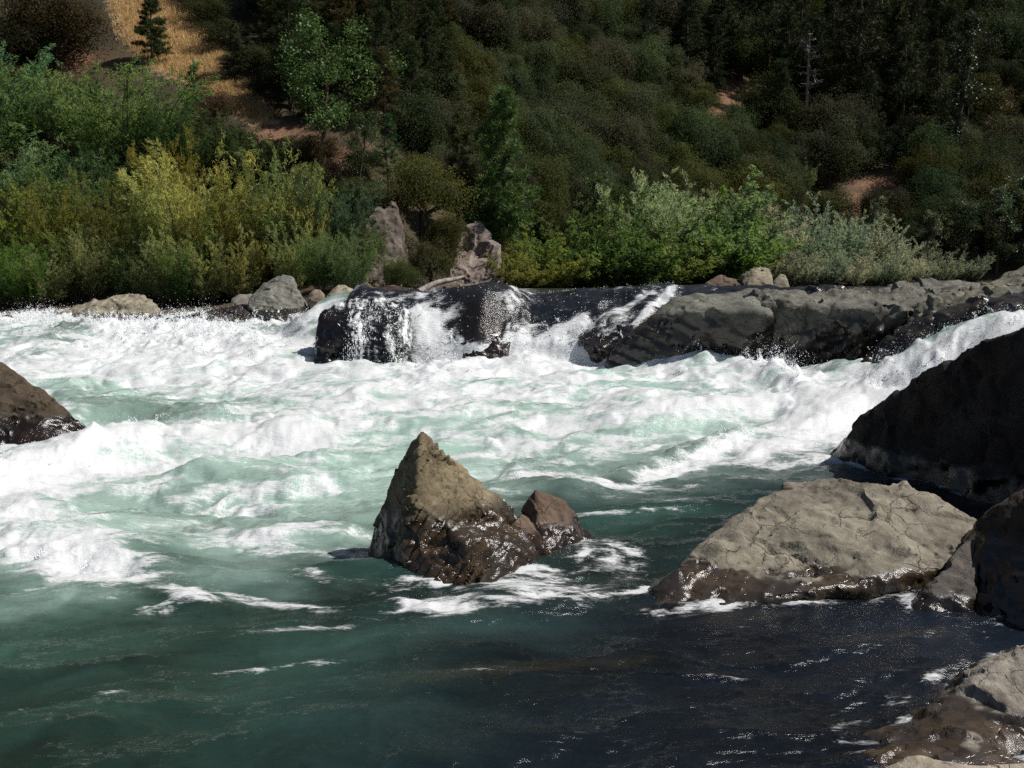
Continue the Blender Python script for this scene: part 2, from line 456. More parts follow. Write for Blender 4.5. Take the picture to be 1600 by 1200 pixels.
def make_water():
    cols = 640
    dy = []
    y = 3.2
    ys = []
    while y < 78:
        ys.append(y)
        if y < 17:
            st = max(0.011, 0.00042 * y * y * 1.0 + 0.004)
        elif y < 24:
            st = 0.045
        elif y < 40:
            st = 0.0038 * y
        else:
            st = 1.2
        y += st
    ys = np.array(ys)
    us = np.linspace(-0.62, 0.62, cols)
    U, Yg = np.meshgrid(us, ys)
    x = (U * Yg).ravel()
    y = Yg.ravel()
    z = water0(x, y)
    px, py = pix(x, y, z)
    nzy = fbm(v2(x + y * .3, y, .7, 1.6), 4, .6, seed=61)
    f, s, aer = water_attrs(px, py, nzy)
    inc = (py > 430)
    bump = np.zeros_like(z)
    for cx, cy, rx, ry, a, h in WAVES:
        bump += 1.45 * h * blob(px, py, cx, cy, rx, ry, a)
    # rough water: flow runs from the falls to the lower left, so crests lie across it
    ca, sa = math.cos(math.radians(16)), math.sin(math.radians(16))
    xa, ya = x * ca + y * sa, -x * sa + y * ca
    wx = fbm(v2(x, y, .7, .7), 3, seed=1) * .8
    wy = fbm(v2(x, y, .7, .7), 3, seed=2) * .8
    rough = np.clip(aer * .8 + f * .4, 0.0, 1.0)
    calm = 1 - rough
    swell = sstep(760, 900, py)
    upper = sstep(22.5, 23.5, y) * sstep(-5, -3, x)
    rough = rough * (1 - upper)
    calm = calm * (1 - .75 * upper)
    big = fbm(v2(xa + wx, ya + wy, .55, 1.0), 4, .55, seed=4)
    mid = ridged(v2(xa + wx, ya + wy, 1.3, 2.3), 4, .5, seed=5)
    z2 = bump + rough * (0.33 * big + 0.075 * mid)
    z2 += swell * (.055 * fbm(v2(xa * .8 + .5 * wx, ya + .5 * wy, .42, 1.15), 2, seed=41) + .03 * ridged(v2(xa + .5 * wx, ya + .4 * wy, .5, 1.6), 2, .5, seed=42))
    z2 += calm * (0.085 * fbm(v2(xa + .4 * wx, ya + .4 * wy, .55, 1.5), 3, .5, seed=8)
                  + 0.020 * ridged(v2(xa + wx * .5, ya + wy * .5, 1.5, 4.0), 3, .55, seed=9)
                  + 0.006 * ridged(v2(xa + wx * .3, ya, 5.0, 11.0), 2, .5, seed=10))
    # broken foam: lumps and torn crests
    nf = .65 * fbm(v2(xa + wx * .9, ya + wy * .6, .75, 2.6), 6, .62, seed=12) + .5 * fbm(v2(xa + wx * .5, ya + wy * .9, 2.2, 5.0), 4, .6, seed=22)
    var = np.clip(4 * f * (1 - f), 0, 1) * .9 + .17
    fc = f * .95 + 1.3 * nf * var
    fm = np.clip(sstep(.30, .85, fc), 0, 1)
    lump = np.abs(fbm(v2(x, y, 4.2, 4.2), 3, .55, seed=13)) + .5 * np.abs(fbm(v2(x, y, 11, 11), 2, .5, seed=14))
    z2 += fm * (0.035 * lump - 0.006)
    steep = 1 - .5 * (sstep(20.4, 20.8, y) * (1 - sstep(22.2, 22.6, y)) * sstep(-4, -3, x))
    tw = fbm(v2(x, y, 2.6, 2.6), 3, .6, seed=15)
    th = ridged(v2(x + .2 * wx, y + .2 * wy, 3.4, 3.4), 3, .6, seed=16)
    z2 += s * steep * np.clip(tw + .15, 0, 1) ** 1.5 * (0.35 + 1.0 * np.clip(th - .25, 0, 1)) * .6
    # thin sheet sliding over the falls
    z2 += upper * 0.010 * fbm(v2(x, y, 1.2, 3.5), 3, seed=18)
    z = z + z2
    f = np.clip(fc + .5 * np.clip(bump + .18 * big, -.1, .15) * rough, 0, 1)
    # white collar where the current rubs along the stones
    RP = np.concatenate([v for lst in ROCKS.values() for _, v in lst if lst[0][0].name.split('.')[0] not in ('cliff', 'near_slab', 'wet_boulder', 'overflowed_rock', 'sloping_rock', 'bank_rock', 'angular_stone')])
    RP = RP[(np.abs(RP[:, 2] - water0(RP[:, 0], RP[:, 1])) < .07) & (RP[:, 1] < 23)]
    gx, gy, cell = -10.0, 3.0, .035
    nx, ny = 580, 580
    H2 = np.zeros((nx, ny), np.float32)
    ix, iy = ((RP[:, 0] - gx) / cell).astype(int), ((RP[:, 1] - gy) / cell).astype(int)
    ok = (ix > 3) & (ix < nx - 4) & (iy > 3) & (iy < ny - 4)
    H2[ix[ok], iy[ok]] = 1
    for _ in range(3):
        H2 = (H2 + np.roll(H2, 1, 0) + np.roll(H2, -1, 0)) / 3
        H2 = (H2 + np.roll(H2, 1, 1) + np.roll(H2, -1, 1)) / 3
    jx, jy = np.clip(((x - gx) / cell).astype(int), 0, nx - 1), np.clip(((y - gy) / cell).astype(int), 0, ny - 1)
    ring = np.clip(H2[jx, jy] * 2.2, 0, 1)
    f = np.clip(f + ring * np.clip(.26 + 1.2 * nf + .25 * (y > 10), 0, .55), 0, 1)
    z = z + ring * .02 * (.5 + nf)
    # colour of the water body
    def lerp(a, b, t):
        return a[None, :] * (1 - t[:, None]) + b[None, :] * t[:, None]
    milky = np.array([.31, .425, .37])
    deepL = np.array([.016, .038, .029])
    deepR = np.array([.004, .007, .012])
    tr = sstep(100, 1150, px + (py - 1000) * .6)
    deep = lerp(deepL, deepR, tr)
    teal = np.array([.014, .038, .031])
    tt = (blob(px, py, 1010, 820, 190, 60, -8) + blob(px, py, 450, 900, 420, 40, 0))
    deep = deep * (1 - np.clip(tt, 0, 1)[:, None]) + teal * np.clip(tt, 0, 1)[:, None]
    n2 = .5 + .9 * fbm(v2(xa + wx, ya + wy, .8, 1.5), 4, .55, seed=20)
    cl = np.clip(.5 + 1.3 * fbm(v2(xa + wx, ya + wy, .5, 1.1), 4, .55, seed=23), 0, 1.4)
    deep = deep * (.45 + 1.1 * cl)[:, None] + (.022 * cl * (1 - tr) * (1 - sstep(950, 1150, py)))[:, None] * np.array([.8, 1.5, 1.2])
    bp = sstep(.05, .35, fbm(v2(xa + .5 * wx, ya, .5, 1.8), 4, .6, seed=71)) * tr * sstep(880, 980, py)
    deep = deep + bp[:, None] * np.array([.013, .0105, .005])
    a2 = np.clip(aer * (0.62 + .55 * np.clip(n2, 0, 1)) + .12 * (f > .3) * aer, 0, 1)
    a2 = a2 * (1 - .55 * blob(px, py, 240, 640, 150, 30, 6)) * (1 - .35 * blob(px, py, 300, 790, 200, 50, 0))
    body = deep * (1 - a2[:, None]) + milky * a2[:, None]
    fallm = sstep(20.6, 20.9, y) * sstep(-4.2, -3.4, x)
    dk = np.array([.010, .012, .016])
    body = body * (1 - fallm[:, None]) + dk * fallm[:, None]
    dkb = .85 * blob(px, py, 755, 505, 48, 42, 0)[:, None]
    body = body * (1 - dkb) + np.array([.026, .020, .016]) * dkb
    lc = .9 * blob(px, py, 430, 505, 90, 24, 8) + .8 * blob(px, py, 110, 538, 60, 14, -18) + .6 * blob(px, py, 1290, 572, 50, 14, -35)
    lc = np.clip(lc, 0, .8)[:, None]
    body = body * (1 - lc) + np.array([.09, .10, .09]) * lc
    clear = .75 * blob(px, py, 930, 890, 130, 45, 0) + .22 * blob(px, py, 1250, 1080, 330, 110, -8) + .2 * blob(px, py, 1150, 950, 260, 40, 0)
    clear += .5 * blob(px, py, 750, 500, 46, 40, 0) + .4 * blob(px, py, 960, 500, 60, 40, -20)
    nr, nc = len(ys), cols
    idx = np.arange(nr * nc).reshape(nr, nc)
    F = np.stack([idx[:-1, :-1], idx[:-1, 1:], idx[1:, 1:], idx[1:, :-1]], -1).reshape(-1, 4)
    V = np.stack([x, y, z], 1)
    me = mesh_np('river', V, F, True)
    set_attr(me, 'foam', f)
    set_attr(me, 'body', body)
    set_attr(me, 'clear', np.clip(clear, 0, .85))
    o = link('river', me, MAT['water'])
    o['kind'] = 'structure'
    o['label'] = 'green and white river rapids running between the boulders'
    return V, f, s, px, py, ys, us

# ------------------------------------------------------------------ land
def shore_y(x):
    return np.interp(x, [-60, -30, -14, -9, -6, -4, 2, 8, 20, 45, 90], [33, 32, 31.0, 31.0, 31.5, 36, 42, 48, 56, 60, 60])
def land(x, y):
    x = np.asarray(x, np.float64)
    y = np.asarray(y, np.float64)
    s = y - shore_y(x)
    zs = np.interp(x, [-10, -5], [1.30, 2.05])
    slope = np.interp(x, [-25, 0, 30, 60], [.66, .62, .60, .62])
    up = np.where(s < 0, s * .5, np.where(s < 3, .12 * s, .36 + slope * (s - 3) + .42 * np.maximum(s - 75, 0)))
    p = v2(x.ravel().astype(np.float32), y.ravel().astype(np.float32), .06, .06)
    nz = fbm(p, 3, .5, seed=31).reshape(x.shape) * 2.2 + fbm(p * 6, 3, .5, seed=32).reshape(x.shape) * .35
    z = zs + up + nz * sstep(2, 14, s)
    bed = water0(x.ravel(), np.minimum(y.ravel(), 30)).reshape(x.shape) - .45
    z = np.where(s < 0, np.maximum(np.minimum(z, bed + .3), bed - .1), z)
    near = np.maximum((2.2 - y) * .45, (x - np.interp(y, [0, 6, 12, 20, 40], [3.2, 4.0, 7.0, 12.5, 30])) * .55)
    z = np.where(s < 0, np.maximum(z, np.minimum(near - .45, 1.4 + .04 * (x + np.maximum(-y, 0)))), z)
    z = np.where((s < 0) & (x < -12 - .25 * np.maximum(y - 14, 0)), np.maximum(z, np.minimum((-12 - .25 * np.maximum(y - 14, 0) - x) * .5 - .4 + z * 0 + .2, 2.0)), z)
    return z
_MY = np.concatenate([np.arange(24, 70, .25), np.arange(70, 180, .6)])
def march(px, py):
    """where the line of sight through a point of the photograph meets the land"""
    x, y, z = ray(px, py)
    k = _MY / y
    X, Z = x * k, EYE + z * k
    L = land(X, _MY)
    ok = (_MY > shore_y(X) + .2) & (Z <= L)
    i = int(np.argmax(ok)) if ok.any() else len(_MY) - 1
    if ok.any() and i > 0 and not ((_MY[i - 1] > shore_y(X[i - 1]) + .2)):
        pass
    return X[i], _MY[i], L[i]

def in_poly(px, py, poly):
    c = np.zeros(px.shape, bool)
    n = len(poly)
    for i in range(n):
        x1, y1 = poly[i]
        x2, y2 = poly[(i + 1) % n]
        c ^= ((y1 > py) != (y2 > py)) & (px < (x2 - x1) * (py - y1) / (y2 - y1 + 1e-9) + x1)
    return c
GRASS_POLY = [(150, -200), (240, 0), (262, 40), (300, 62), (330, 90), (360, 120), (385, 150), (425, 190), (400, 200), (340, 150), (250, 105), (215, 60), (170, 0), (60, -200)]
GRASS_POLY = [(140, -160), (170, 0), (190, 60), (240, 110), (330, 150), (395, 196), (432, 192), (398, 150), (362, 105), (335, 60), (300, 22), (270, 0), (200, -160)]
SOIL = [(1152, 152, 24, 24), (1125, 166, 20, 9), (1250, 215, 18, 30), (1335, 325, 26, 22), (1412, 320, 16, 18), (1372, 285, 40, 12), (1138, 305, 20, 18), (1275, 320, 14, 10), (1590, 110, 14, 30), (1560, 165, 30, 16), (440, 215, 40, 20), (510, 250, 30, 20), (110, 95, 40, 14)]
def make_land():
    xs = np.concatenate([np.linspace(-170, -45, 40, endpoint=False), np.linspace(-45, 60, 240), np.linspace(60, 190, 40)[1:]])
    ys = np.concatenate([np.linspace(-40, 22, 70, endpoint=False), np.linspace(22, 70, 190, endpoint=False), np.linspace(70, 120, 80, endpoint=False), np.linspace(120, 320, 50)])
    X, Y = np.meshgrid(xs, ys)
    Z = land(X, Y)
    x, y, z = X.ravel(), Y.ravel(), Z.ravel()
    px, py = pix(x, np.maximum(y, .5), z)
    nz = fbm(v2(x, y, .35, .35), 3, seed=40)
    g = in_poly(px + 16 * nz, py + 10 * nz, GRASS_POLY) & (y > 35)
    soil = np.zeros_like(x)
    for cx, cy, rx, ry in SOIL:
        soil = np.maximum(soil, blob(px, py, cx, cy, rx * 1.25, ry * 1.25, 0, 2))
    soil *= (y > 30)
    wet = (y < shore_y(x) - .3).astype(float)
    C = np.stack([g.astype(float), soil, wet], 1)
    idx = np.arange(len(x)).reshape(X.shape)
    F = np.stack([idx[:-1, :-1], idx[:-1, 1:], idx[1:, 1:], idx[1:, :-1]], -1).reshape(-1, 4)
    me = mesh_np('ground', np.stack([x, y, z], 1), F, True)
    set_attr(me, 'cover', C)
    o = link('ground', me, MAT['ground'])
    o['kind'] = 'structure'
    o['label'] = 'steep canyon side and river bed with dry grass and red soil'
# ------------------------------------------------------------------ rocks
def wnear(x, y):
    return float(water0(np.array([x]), np.array([y]))[0])
ROCKS = {}
_JT = np.random.default_rng(5).random((256, 3)).astype(np.float32)
SQ = np.array([1.0, 1.0, 1.25], np.float32)
def worley(p):
    p = np.asarray(p, np.float32)
    c0 = np.floor(p).astype(np.int32)
    n = len(p)
    b0 = np.full(n, 1e9, np.float32)
    b1 = np.full(n, 1e9, np.float32)
    hid = np.zeros(n, np.int32)
    dl = np.zeros((n, 3), np.float32)
    for dx in (-1, 0, 1):
        for dy in (-1, 0, 1):
            for dz in (-1, 0, 1):
                c = c0 + np.array([dx, dy, dz], np.int32)
                m = c & 255
                h = PERM[PERM[PERM[m[:, 0]] + m[:, 1]] + m[:, 2]]
                d = p - (c + _JT[h])
                dd = np.sqrt((d * d).sum(1))
                new = dd < b0
                b1 = np.where(new, b0, np.minimum(b1, dd))
                hid = np.where(new, h, hid)
                dl = np.where(new[:, None], d, dl)
                b0 = np.where(new, dd, b0)
    return hid, dl, b0, b1
def rock(name, hulls, label, color, voxel, amp=.05, freq=1.6, facet=.10, ncell=40, strata=(.3, .2, .9), sfreq=9.0, samp=.012,
         wet_h=.10, wet_soft=.16, wet_all=0.0, back=.8, sink=.6, seed=1, smooth=2, group=None, cat='rock', autob=True, dents=(), chip=1.0, under=.02, fine=1.0):
    """solid rock: convex lumps merged, then broken into facets, layers and cracks"""
    bm = bmesh.new()
    for hu in hulls:
        pts = [Vector(P(*q)) for q in hu]
        zmin = min(p.z for p in pts)
        allp = list(pts)
        if autob:
            for p in pts:
                w = wnear(p.x, p.y)
                base = min(zmin, w) - sink
                if p.z < w + .22:
                    allp.append(Vector((p.x, p.y + under, base)))
                allp.append(Vector((p.x * 1.0, p.y + back * (.7 + .3 * random.random()), base)))
                allp.append(Vector((p.x, p.y + back * .5, p.z - (p.z - base) * .25)))
        b2 = bmesh.new()
        for p in allp:
            b2.verts.new(p)
        r = bmesh.ops.convex_hull(b2, input=b2.verts)
        kill = list({g for g in r['geom_interior'] + r['geom_unused'] if isinstance(g, bmesh.types.BMVert) and g.is_valid})
        if kill:
            bmesh.ops.delete(b2, geom=kill, context='VERTS')
        tm = bpy.data.meshes.new('tmp')
        b2.to_mesh(tm)
        b2.free()
        bm.from_mesh(tm)
        bpy.data.meshes.remove(tm)
    tm = bpy.data.meshes.new('tmp')
    bm.to_mesh(tm)
    bm.free()
    to = bpy.data.objects.new('tmp', tm)
    COL.objects.link(to)
    md = to.modifiers.new('r', 'REMESH')
    md.mode = 'VOXEL'
    md.voxel_size = voxel
    if smooth:
        ms = to.modifiers.new('s', 'SMOOTH')
        ms.factor = .5
        ms.iterations = smooth
    dg = bpy.context.evaluated_depsgraph_get()
    me = bpy.data.meshes.new_from_object(to.evaluated_get(dg))
    bpy.data.objects.remove(to)
    bpy.data.meshes.remove(tm)
    n = len(me.vertices)
    V = np.empty(n * 3, np.float32)
    N = np.empty(n * 3, np.float32)
    me.vertices.foreach_get('co', V)
    me.vertices.foreach_get('normal', N)
    V = V.reshape(-1, 3)
    N = N.reshape(-1, 3)
    rg = np.random.default_rng(seed)
    lo, hi = V.min(0), V.max(0)
    # swell, then break off flat flakes from large to small
    size = float(np.mean((hi - lo)))
    csz = size / ncell ** (1 / 3)
    V0 = V.copy()
    V = V + N * (amp * 1.2 * fbm(V * freq * .8, 4, .5, seed=seed) + facet * csz * .35 * fbm(V / csz * .55, 2, seed=seed + 1))[:, None]
    crease = np.zeros(n, np.float32)
    ncut = int(ncell * 1.6)
    for q in range(ncut):
        t = q / ncut
        i = rg.integers(0, n)
        r = csz * (1.0 * (1 - t) ** 1.5 + .25) * (.7 + .6 * rg.random())
        nn = N[i] + .22 * rg.normal(size=3) * (.5 + 1.5 * facet)
        nn = nn / np.linalg.norm(nn)
        dv = V - V[i]
        d2 = (dv * dv).sum(1)
        m = d2 < r * r
        h = dv[m] @ nn + (.10 * facet * rg.random()) * r
        cut = np.clip(h, 0, .09 * r)
        V[m] -= (nn[None] * cut[:, None]).astype(np.float32)
        edge = (np.abs(h) < .018 * r + .004)
        crease[np.where(m)[0][edge]] = np.maximum(crease[np.where(m)[0][edge]], .35 * rg.random())
    ne = len(me.edges)
    E = np.empty(ne * 2, np.int32)
    me.edges.foreach_get('vertices', E)
    E = E.reshape(-1, 2)
    deg = np.bincount(E.ravel(), minlength=n).astype(np.float32)[:, None]
    for _ in range(1):
        acc = np.stack([np.bincount(E[:, 0], V[E[:, 1], k], n) + np.bincount(E[:, 1], V[E[:, 0], k], n) for k in range(3)], 1)
        V = (V * .5 + .5 * acc / np.maximum(deg, 1)).astype(np.float32)
    for q in range(int(ncell * 2.2 * fine)):
        i = rg.integers(0, n)
        r = csz * (.10 + .30 * rg.random() ** 2)
        nn = N[i] + .30 * rg.normal(size=3)
        nn = nn / np.linalg.norm(nn)
        dv = V - V[i]
        m = (dv * dv).sum(1) < r * r
        h = dv[m] @ nn + .05 * r * rg.random()
        V[m] -= (nn[None] * np.clip(h, 0, .16 * r)[:, None]).astype(np.float32)
    ero = float(np.mean(((V0 - V) * N).sum(1)))
    V = V + N * max(ero, 0) * .9
    ck = np.abs(fbm(V * freq * .62 + .25 * V[:, [1, 2, 0]], 5, .55, seed=seed + 12))
    ck = (1 - sstep(.0, .020, ck)) * sstep(-.12, .12, fbm(V * freq * .7, 2, seed=seed + 14))
    V = V - N * (ck * amp * .42)[:, None]
    crease = np.maximum(crease, .85 * ck)
    for dx_, dy_, dY, rr_, dd_ in dents:
        c_ = np.array(P(dx_, dy_, dY), np.float32)
        g_ = np.exp(-(((V - c_) ** 2).sum(1) / rr_ ** 2) ** 1.6) * (1 + .8 * fbm(V * 14, 3, seed=seed))
        V = V - N * (g_ * dd_)[:, None]
        crease = np.maximum(crease, np.clip(g_ * 6 * dd_, 0, .6) if dd_ > 0 else 0)
    disp = amp * .22 * fbm(V * freq * 2.6, 6, .6, seed=seed + 4)
    for lev, cs in enumerate((csz * .60, csz * .26)):
        wp = np.stack([fbm(V / cs * .7, 3, seed=seed + k + lev) for k in (.1, .2, .3)], 1)
        hid, dl, d0, d1 = worley(V / cs * SQ[None] + wp * .6 + seed * 3.7)
        g2 = np.random.default_rng(seed + lev).normal(size=(256, 3)).astype(np.float32)
        of = np.random.default_rng(seed + 50 + lev).normal(size=256).astype(np.float32)
        fl = (of[hid] * .12 + (dl * g2[hid]).sum(1) * .42) * (.3 + .7 * sstep(0, .08, d1 - d0))
        disp += chip * cs * (.20 if lev == 0 else .13) * fl * sstep(-.25, .15, fbm(V * freq * .9, 2, seed=seed + 30 + lev))
    sdir = np.array(strata, np.float32)
    sdir /= np.linalg.norm(sdir)
    sval = V @ sdir + .16 / freq * fbm(V0 * freq * .9, 3, seed=seed + 7)
    fr = (sval * sfreq + .8 * fbm(V * freq * .5, 2, seed=seed + 6)) % 1.0
    lay = np.where(fr < .85, fr / .85, (1 - fr) / .15)
    disp += samp * (lay - .5) * sstep(-.15, .25, fbm(V * freq * .8, 2, seed=seed + 8))
    V2 = V + N * disp[:, None]
    pits = np.clip(ridged(V2 * freq * 5.5, 3, .6, seed=seed + 9) - .72, 0, 1) * sstep(.05, .35, fbm(V * freq * 1.3, 2, seed=seed + 19))
    V2 -= N * (pits * amp * .9)[:, None]
    wl = water0(V2[:, 0], V2[:, 1])
    hgt = V2[:, 2] - wl + .10 * fbm(V2 * 2.2, 3, seed=seed + 3)
    wet = np.maximum(1 - sstep(wet_h, wet_h + wet_soft, hgt), wet_all)
    org = np.array([(lo[0] + hi[0]) / 2, (lo[1] + hi[1]) / 2, lo[2]], np.float32)
    me.vertices.foreach_set('co', (V2 - org).ravel().astype(np.float32))
    me.polygons.foreach_set('use_smooth', np.ones(len(me.polygons), bool))
    me.materials.clear()
    me.update()
    me.set_sharp_from_angle(angle=math.radians(38))
    set_attr(me, 'wet', wet)
    set_attr(me, 'crease', np.clip(crease + pits * 1.5, 0, 1))
    set_attr(me, 'strata', V @ sdir)
    me.name = name
    o = link(name, me, MAT['rock'])
    o.location = org.tolist()
    o.color = (*color, 1.0)
    tag(o, label, cat, group)
    ROCKS.setdefault(name, []).append((o, V2))
    return o

TAN = (.30, .265, .20)
GREY = (.24, .23, .205)
DARK = (.085, .078, .068)
BROWN = (.16, .125, .085)

def make_rocks():
    # pointed rock in midstream
    A = [(660, 676, 8.699), (648, 694, 8.699), (640, 709, 8.699), (626, 730, 8.729), (615, 772, 8.748), (598, 807, 8.748), (570, 868, 8.797), (566, 876, 8.748),
         (678, 698, 8.748), (696, 723, 8.797), (713, 727, 8.845), (657, 745, 8.379), (646, 800, 8.213), (634, 850, 8.126), (627, 900, 8.029), (690, 800, 8.262)]
    A2 = [(676, 700, 8.748), (696, 724, 8.797), (714, 727, 8.865), (745, 754, 8.991), (769, 762, 9.040), (792, 778, 9.098), (803, 792, 9.137), (806, 812, 9.137), (664, 800, 8.262), (700, 842, 8.165), (728, 800, 8.456), (790, 815, 8.748), (640, 890, 8.038)]
    B = [(699, 806, 8.184), (712, 809, 8.184), (727, 850, 7.932), (732, 890, 7.834), (728, 916, 7.805), (757, 808, 8.359), (798, 822, 8.554), (818, 830, 8.554), (848, 868, 8.476), (852, 878, 8.456), (815, 893, 8.165), (776, 910, 7.893), (740, 830, 8.116), (800, 860, 8.165)]
    B2 = [(627, 895, 8.048), (640, 862, 8.106), (700, 858, 8.029), (728, 870, 7.922), (730, 915, 7.795), (660, 908, 7.893), (690, 916, 7.815)]
    L = [(768, 790, 8.651), (778, 787, 8.651), (795, 797, 8.651), (800, 812, 8.602), (768, 808, 8.554)]
    rock('pointed_rock', [A, A2, B, B2, L], 'pointed tan and brown rock standing alone in the water midstream', (.20, .168, .108), .013, amp=.016, freq=3.6, facet=.30, ncell=150, chip=.35, fine=.25,
         strata=(-.75, .25, .45), sfreq=13, samp=.045, wet_h=.26, wet_soft=.45, back=.45, seed=11)
    C = [(836, 763, 9.088), (828, 779, 9.088), (815, 801, 9.088), (806, 826, 9.040), (857, 774, 9.137), (866, 781, 9.137), (880, 783, 9.185), (895, 800, 9.234), (906, 818, 9.234), (915, 832, 9.234), (850, 850, 8.602), (845, 800, 8.894), (862, 872, 8.505), (905, 856, 8.748)]
    C3 = [(800, 822, 8.748), (815, 803, 8.894), (830, 815, 8.797), (850, 858, 8.456), (810, 850, 8.456), (840, 830, 8.651)]
    C2 = [(915, 828, 9.234), (930, 835, 9.234), (936, 848, 9.185), (905, 858, 8.845), (900, 840, 9.040)]
    rock('peaked_rock', [C, C2, C3], 'small reddish brown peaked rock just right of the pointed rock', (.135, .098, .072), .0135, amp=.014, freq=3.8, facet=.25, ncell=80, chip=.35, fine=.3,
         strata=(.8, .2, .4), sfreq=10, samp=.012, wet_h=.14, wet_soft=.25, back=.35, seed=12)
    E = [(820, 872, 8.75), (880, 858, 9.0), (960, 862, 9.0), (1020, 882, 8.8), (1000, 922, 8.3), (920, 930, 8.15), (850, 915, 8.2)]
    o = rock('sunken_rock', [E], 'brown rock lying just under the clear water beside the peaked rock', (.17, .115, .07), .03, amp=.05, freq=2.2, facet=.2, ncell=25, wet_all=.75, back=.3, seed=13)
    o.location.z -= .05
    # big pale boulder
    T = [(1064, 884, 7.783), (1114, 838, 8.213), (1140, 818, 8.356), (1168, 796, 8.547), (1195, 776, 8.691), (1212, 762, 8.834), (1239, 742, 8.977), (1268, 738, 8.996), (1306, 741, 8.977), (1331, 738, 8.996), (1381, 743, 8.882), (1414, 755, 8.786),
         (1460, 779, 8.595), (1502, 801, 8.404), (1540, 826, 8.213), (1552, 834, 8.117), (1460, 892, 7.659), (1330, 906, 7.449), (1255, 945, 7.239), (1165, 944, 7.239), (1085, 946, 7.220), (1010, 962, 7.115), (1520, 856, 7.879)]
    T2 = [(975, 967, 7.086), (985, 955, 7.162), (1000, 940, 7.258), (1030, 910, 7.497), (1062, 886, 7.755), (1090, 900, 7.592), (1120, 948, 7.210), (1040, 958, 7.162), (1005, 972, 7.048)]
    rock('pale_boulder', [T, T2], 'large pale tan boulder with a wet shiny foot sloping into the water', (.215, .200, .160), .020, amp=.04, freq=2.2, facet=.16, ncell=90, strata=(.5, -.5, .6), sfreq=7, samp=.010,
         wet_h=.17, wet_soft=.10, back=.6, seed=14, under=.3, chip=.8,
         dents=[(1142, 833, 8.6, .07, .05), (1156, 828, 8.65, .05, .04), (1283, 856, 8.35, .06, .06), (1300, 850, 8.4, .045, .05), (1318, 842, 8.45, .04, .045), (1338, 838, 8.48, .04, .04), (1330, 856, 8.35, .05, -.03), (1375, 822, 8.6, .06, -.04), (1405, 820, 8.6, .05, -.04), (1350, 824, 8.6, .05, -.03), (1220, 770, 9.2, .05, .03), (1110, 862, 8.3, .05, .03), (1255, 800, 8.9, .12, .02), (1450, 812, 8.6, .08, .03)])
    # underside of the pale boulder falls away on the right: a darker slab leans there
    S = [(1425, 955, 7.162), (1448, 920, 7.277), (1476, 880, 7.497), (1500, 848, 7.640), (1538, 842, 7.735), (1560, 850, 7.640), (1520, 920, 7.258), (1500, 975, 7.048), (1440, 972, 7.067)]
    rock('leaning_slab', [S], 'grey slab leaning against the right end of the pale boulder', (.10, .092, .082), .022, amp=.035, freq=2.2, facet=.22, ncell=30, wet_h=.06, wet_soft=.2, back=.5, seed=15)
    def ky(px):
        return float(np.interp(px, [1302, 1362, 1442, 1562, 1700, 1800], [12.9, 12.45, 11.7, 10.7, 9.9, 9.5]))
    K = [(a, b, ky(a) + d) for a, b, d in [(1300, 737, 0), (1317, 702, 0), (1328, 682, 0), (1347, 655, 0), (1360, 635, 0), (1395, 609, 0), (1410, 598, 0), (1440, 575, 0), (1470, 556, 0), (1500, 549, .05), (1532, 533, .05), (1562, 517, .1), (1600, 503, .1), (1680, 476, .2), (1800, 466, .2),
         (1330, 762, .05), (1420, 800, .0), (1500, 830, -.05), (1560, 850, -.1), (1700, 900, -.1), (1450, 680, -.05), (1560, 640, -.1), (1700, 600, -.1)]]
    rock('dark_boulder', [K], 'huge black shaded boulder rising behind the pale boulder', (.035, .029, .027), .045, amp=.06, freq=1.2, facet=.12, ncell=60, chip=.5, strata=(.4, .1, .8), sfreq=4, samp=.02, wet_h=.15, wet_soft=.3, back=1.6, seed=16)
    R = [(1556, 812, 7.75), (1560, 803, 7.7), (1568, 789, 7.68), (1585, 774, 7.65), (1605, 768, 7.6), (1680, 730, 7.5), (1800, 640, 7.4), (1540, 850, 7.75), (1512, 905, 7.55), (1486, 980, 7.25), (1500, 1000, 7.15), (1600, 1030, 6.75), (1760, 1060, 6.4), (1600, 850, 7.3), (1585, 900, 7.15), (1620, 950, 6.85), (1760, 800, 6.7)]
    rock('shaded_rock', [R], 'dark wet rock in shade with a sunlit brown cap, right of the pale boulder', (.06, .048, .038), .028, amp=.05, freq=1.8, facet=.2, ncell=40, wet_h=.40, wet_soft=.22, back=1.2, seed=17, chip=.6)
    G = [(1470, 1086, 5.40), (1510, 1066, 5.45), (1540, 1056, 5.5), (1577, 1028, 5.6), (1605, 1011, 5.65), (1720, 980, 5.65), (1490, 1120, 5.22), (1545, 1128, 5.12), (1600, 1112, 5.1), (1720, 1100, 5.05), (1545, 1180, 5.05), (1600, 1180, 5.0), (1720, 1200, 4.9)]
    G2 = [(1446, 1108, 5.3), (1470, 1096, 5.3), (1500, 1130, 5.1), (1400, 1150, 5.05), (1340, 1192, 4.8), (1400, 1225, 4.6), (1600, 1225, 4.6), (1720, 1225, 4.6), (1600, 1150, 4.95), (1500, 1150, 5.0)]
    rock('wet_rock', [G, G2], 'pale topped rock with a dark glistening wet front in the near corner', (.27, .25, .215), .018, amp=.03, freq=2.6, facet=.25, ncell=60, chip=.8, wet_h=.13, wet_soft=.06, back=.9, seed=18)
    H = [(1370, 1201, 2.95), (1450, 1196, 2.95), (1540, 1193, 2.95), (1620, 1189, 2.95), (1700, 1188, 2.95), (1750, 1260, 2.7), (1360, 1260, 2.7)]
    rock('near_slab', [H], 'thin pale edge of the nearest rock at the foot of the view', (.36, .32, .26), .022, amp=.006, freq=3, facet=.05, ncell=20, back=-.9, wet_h=-1, wet_soft=.02, seed=19, sink=1.2)
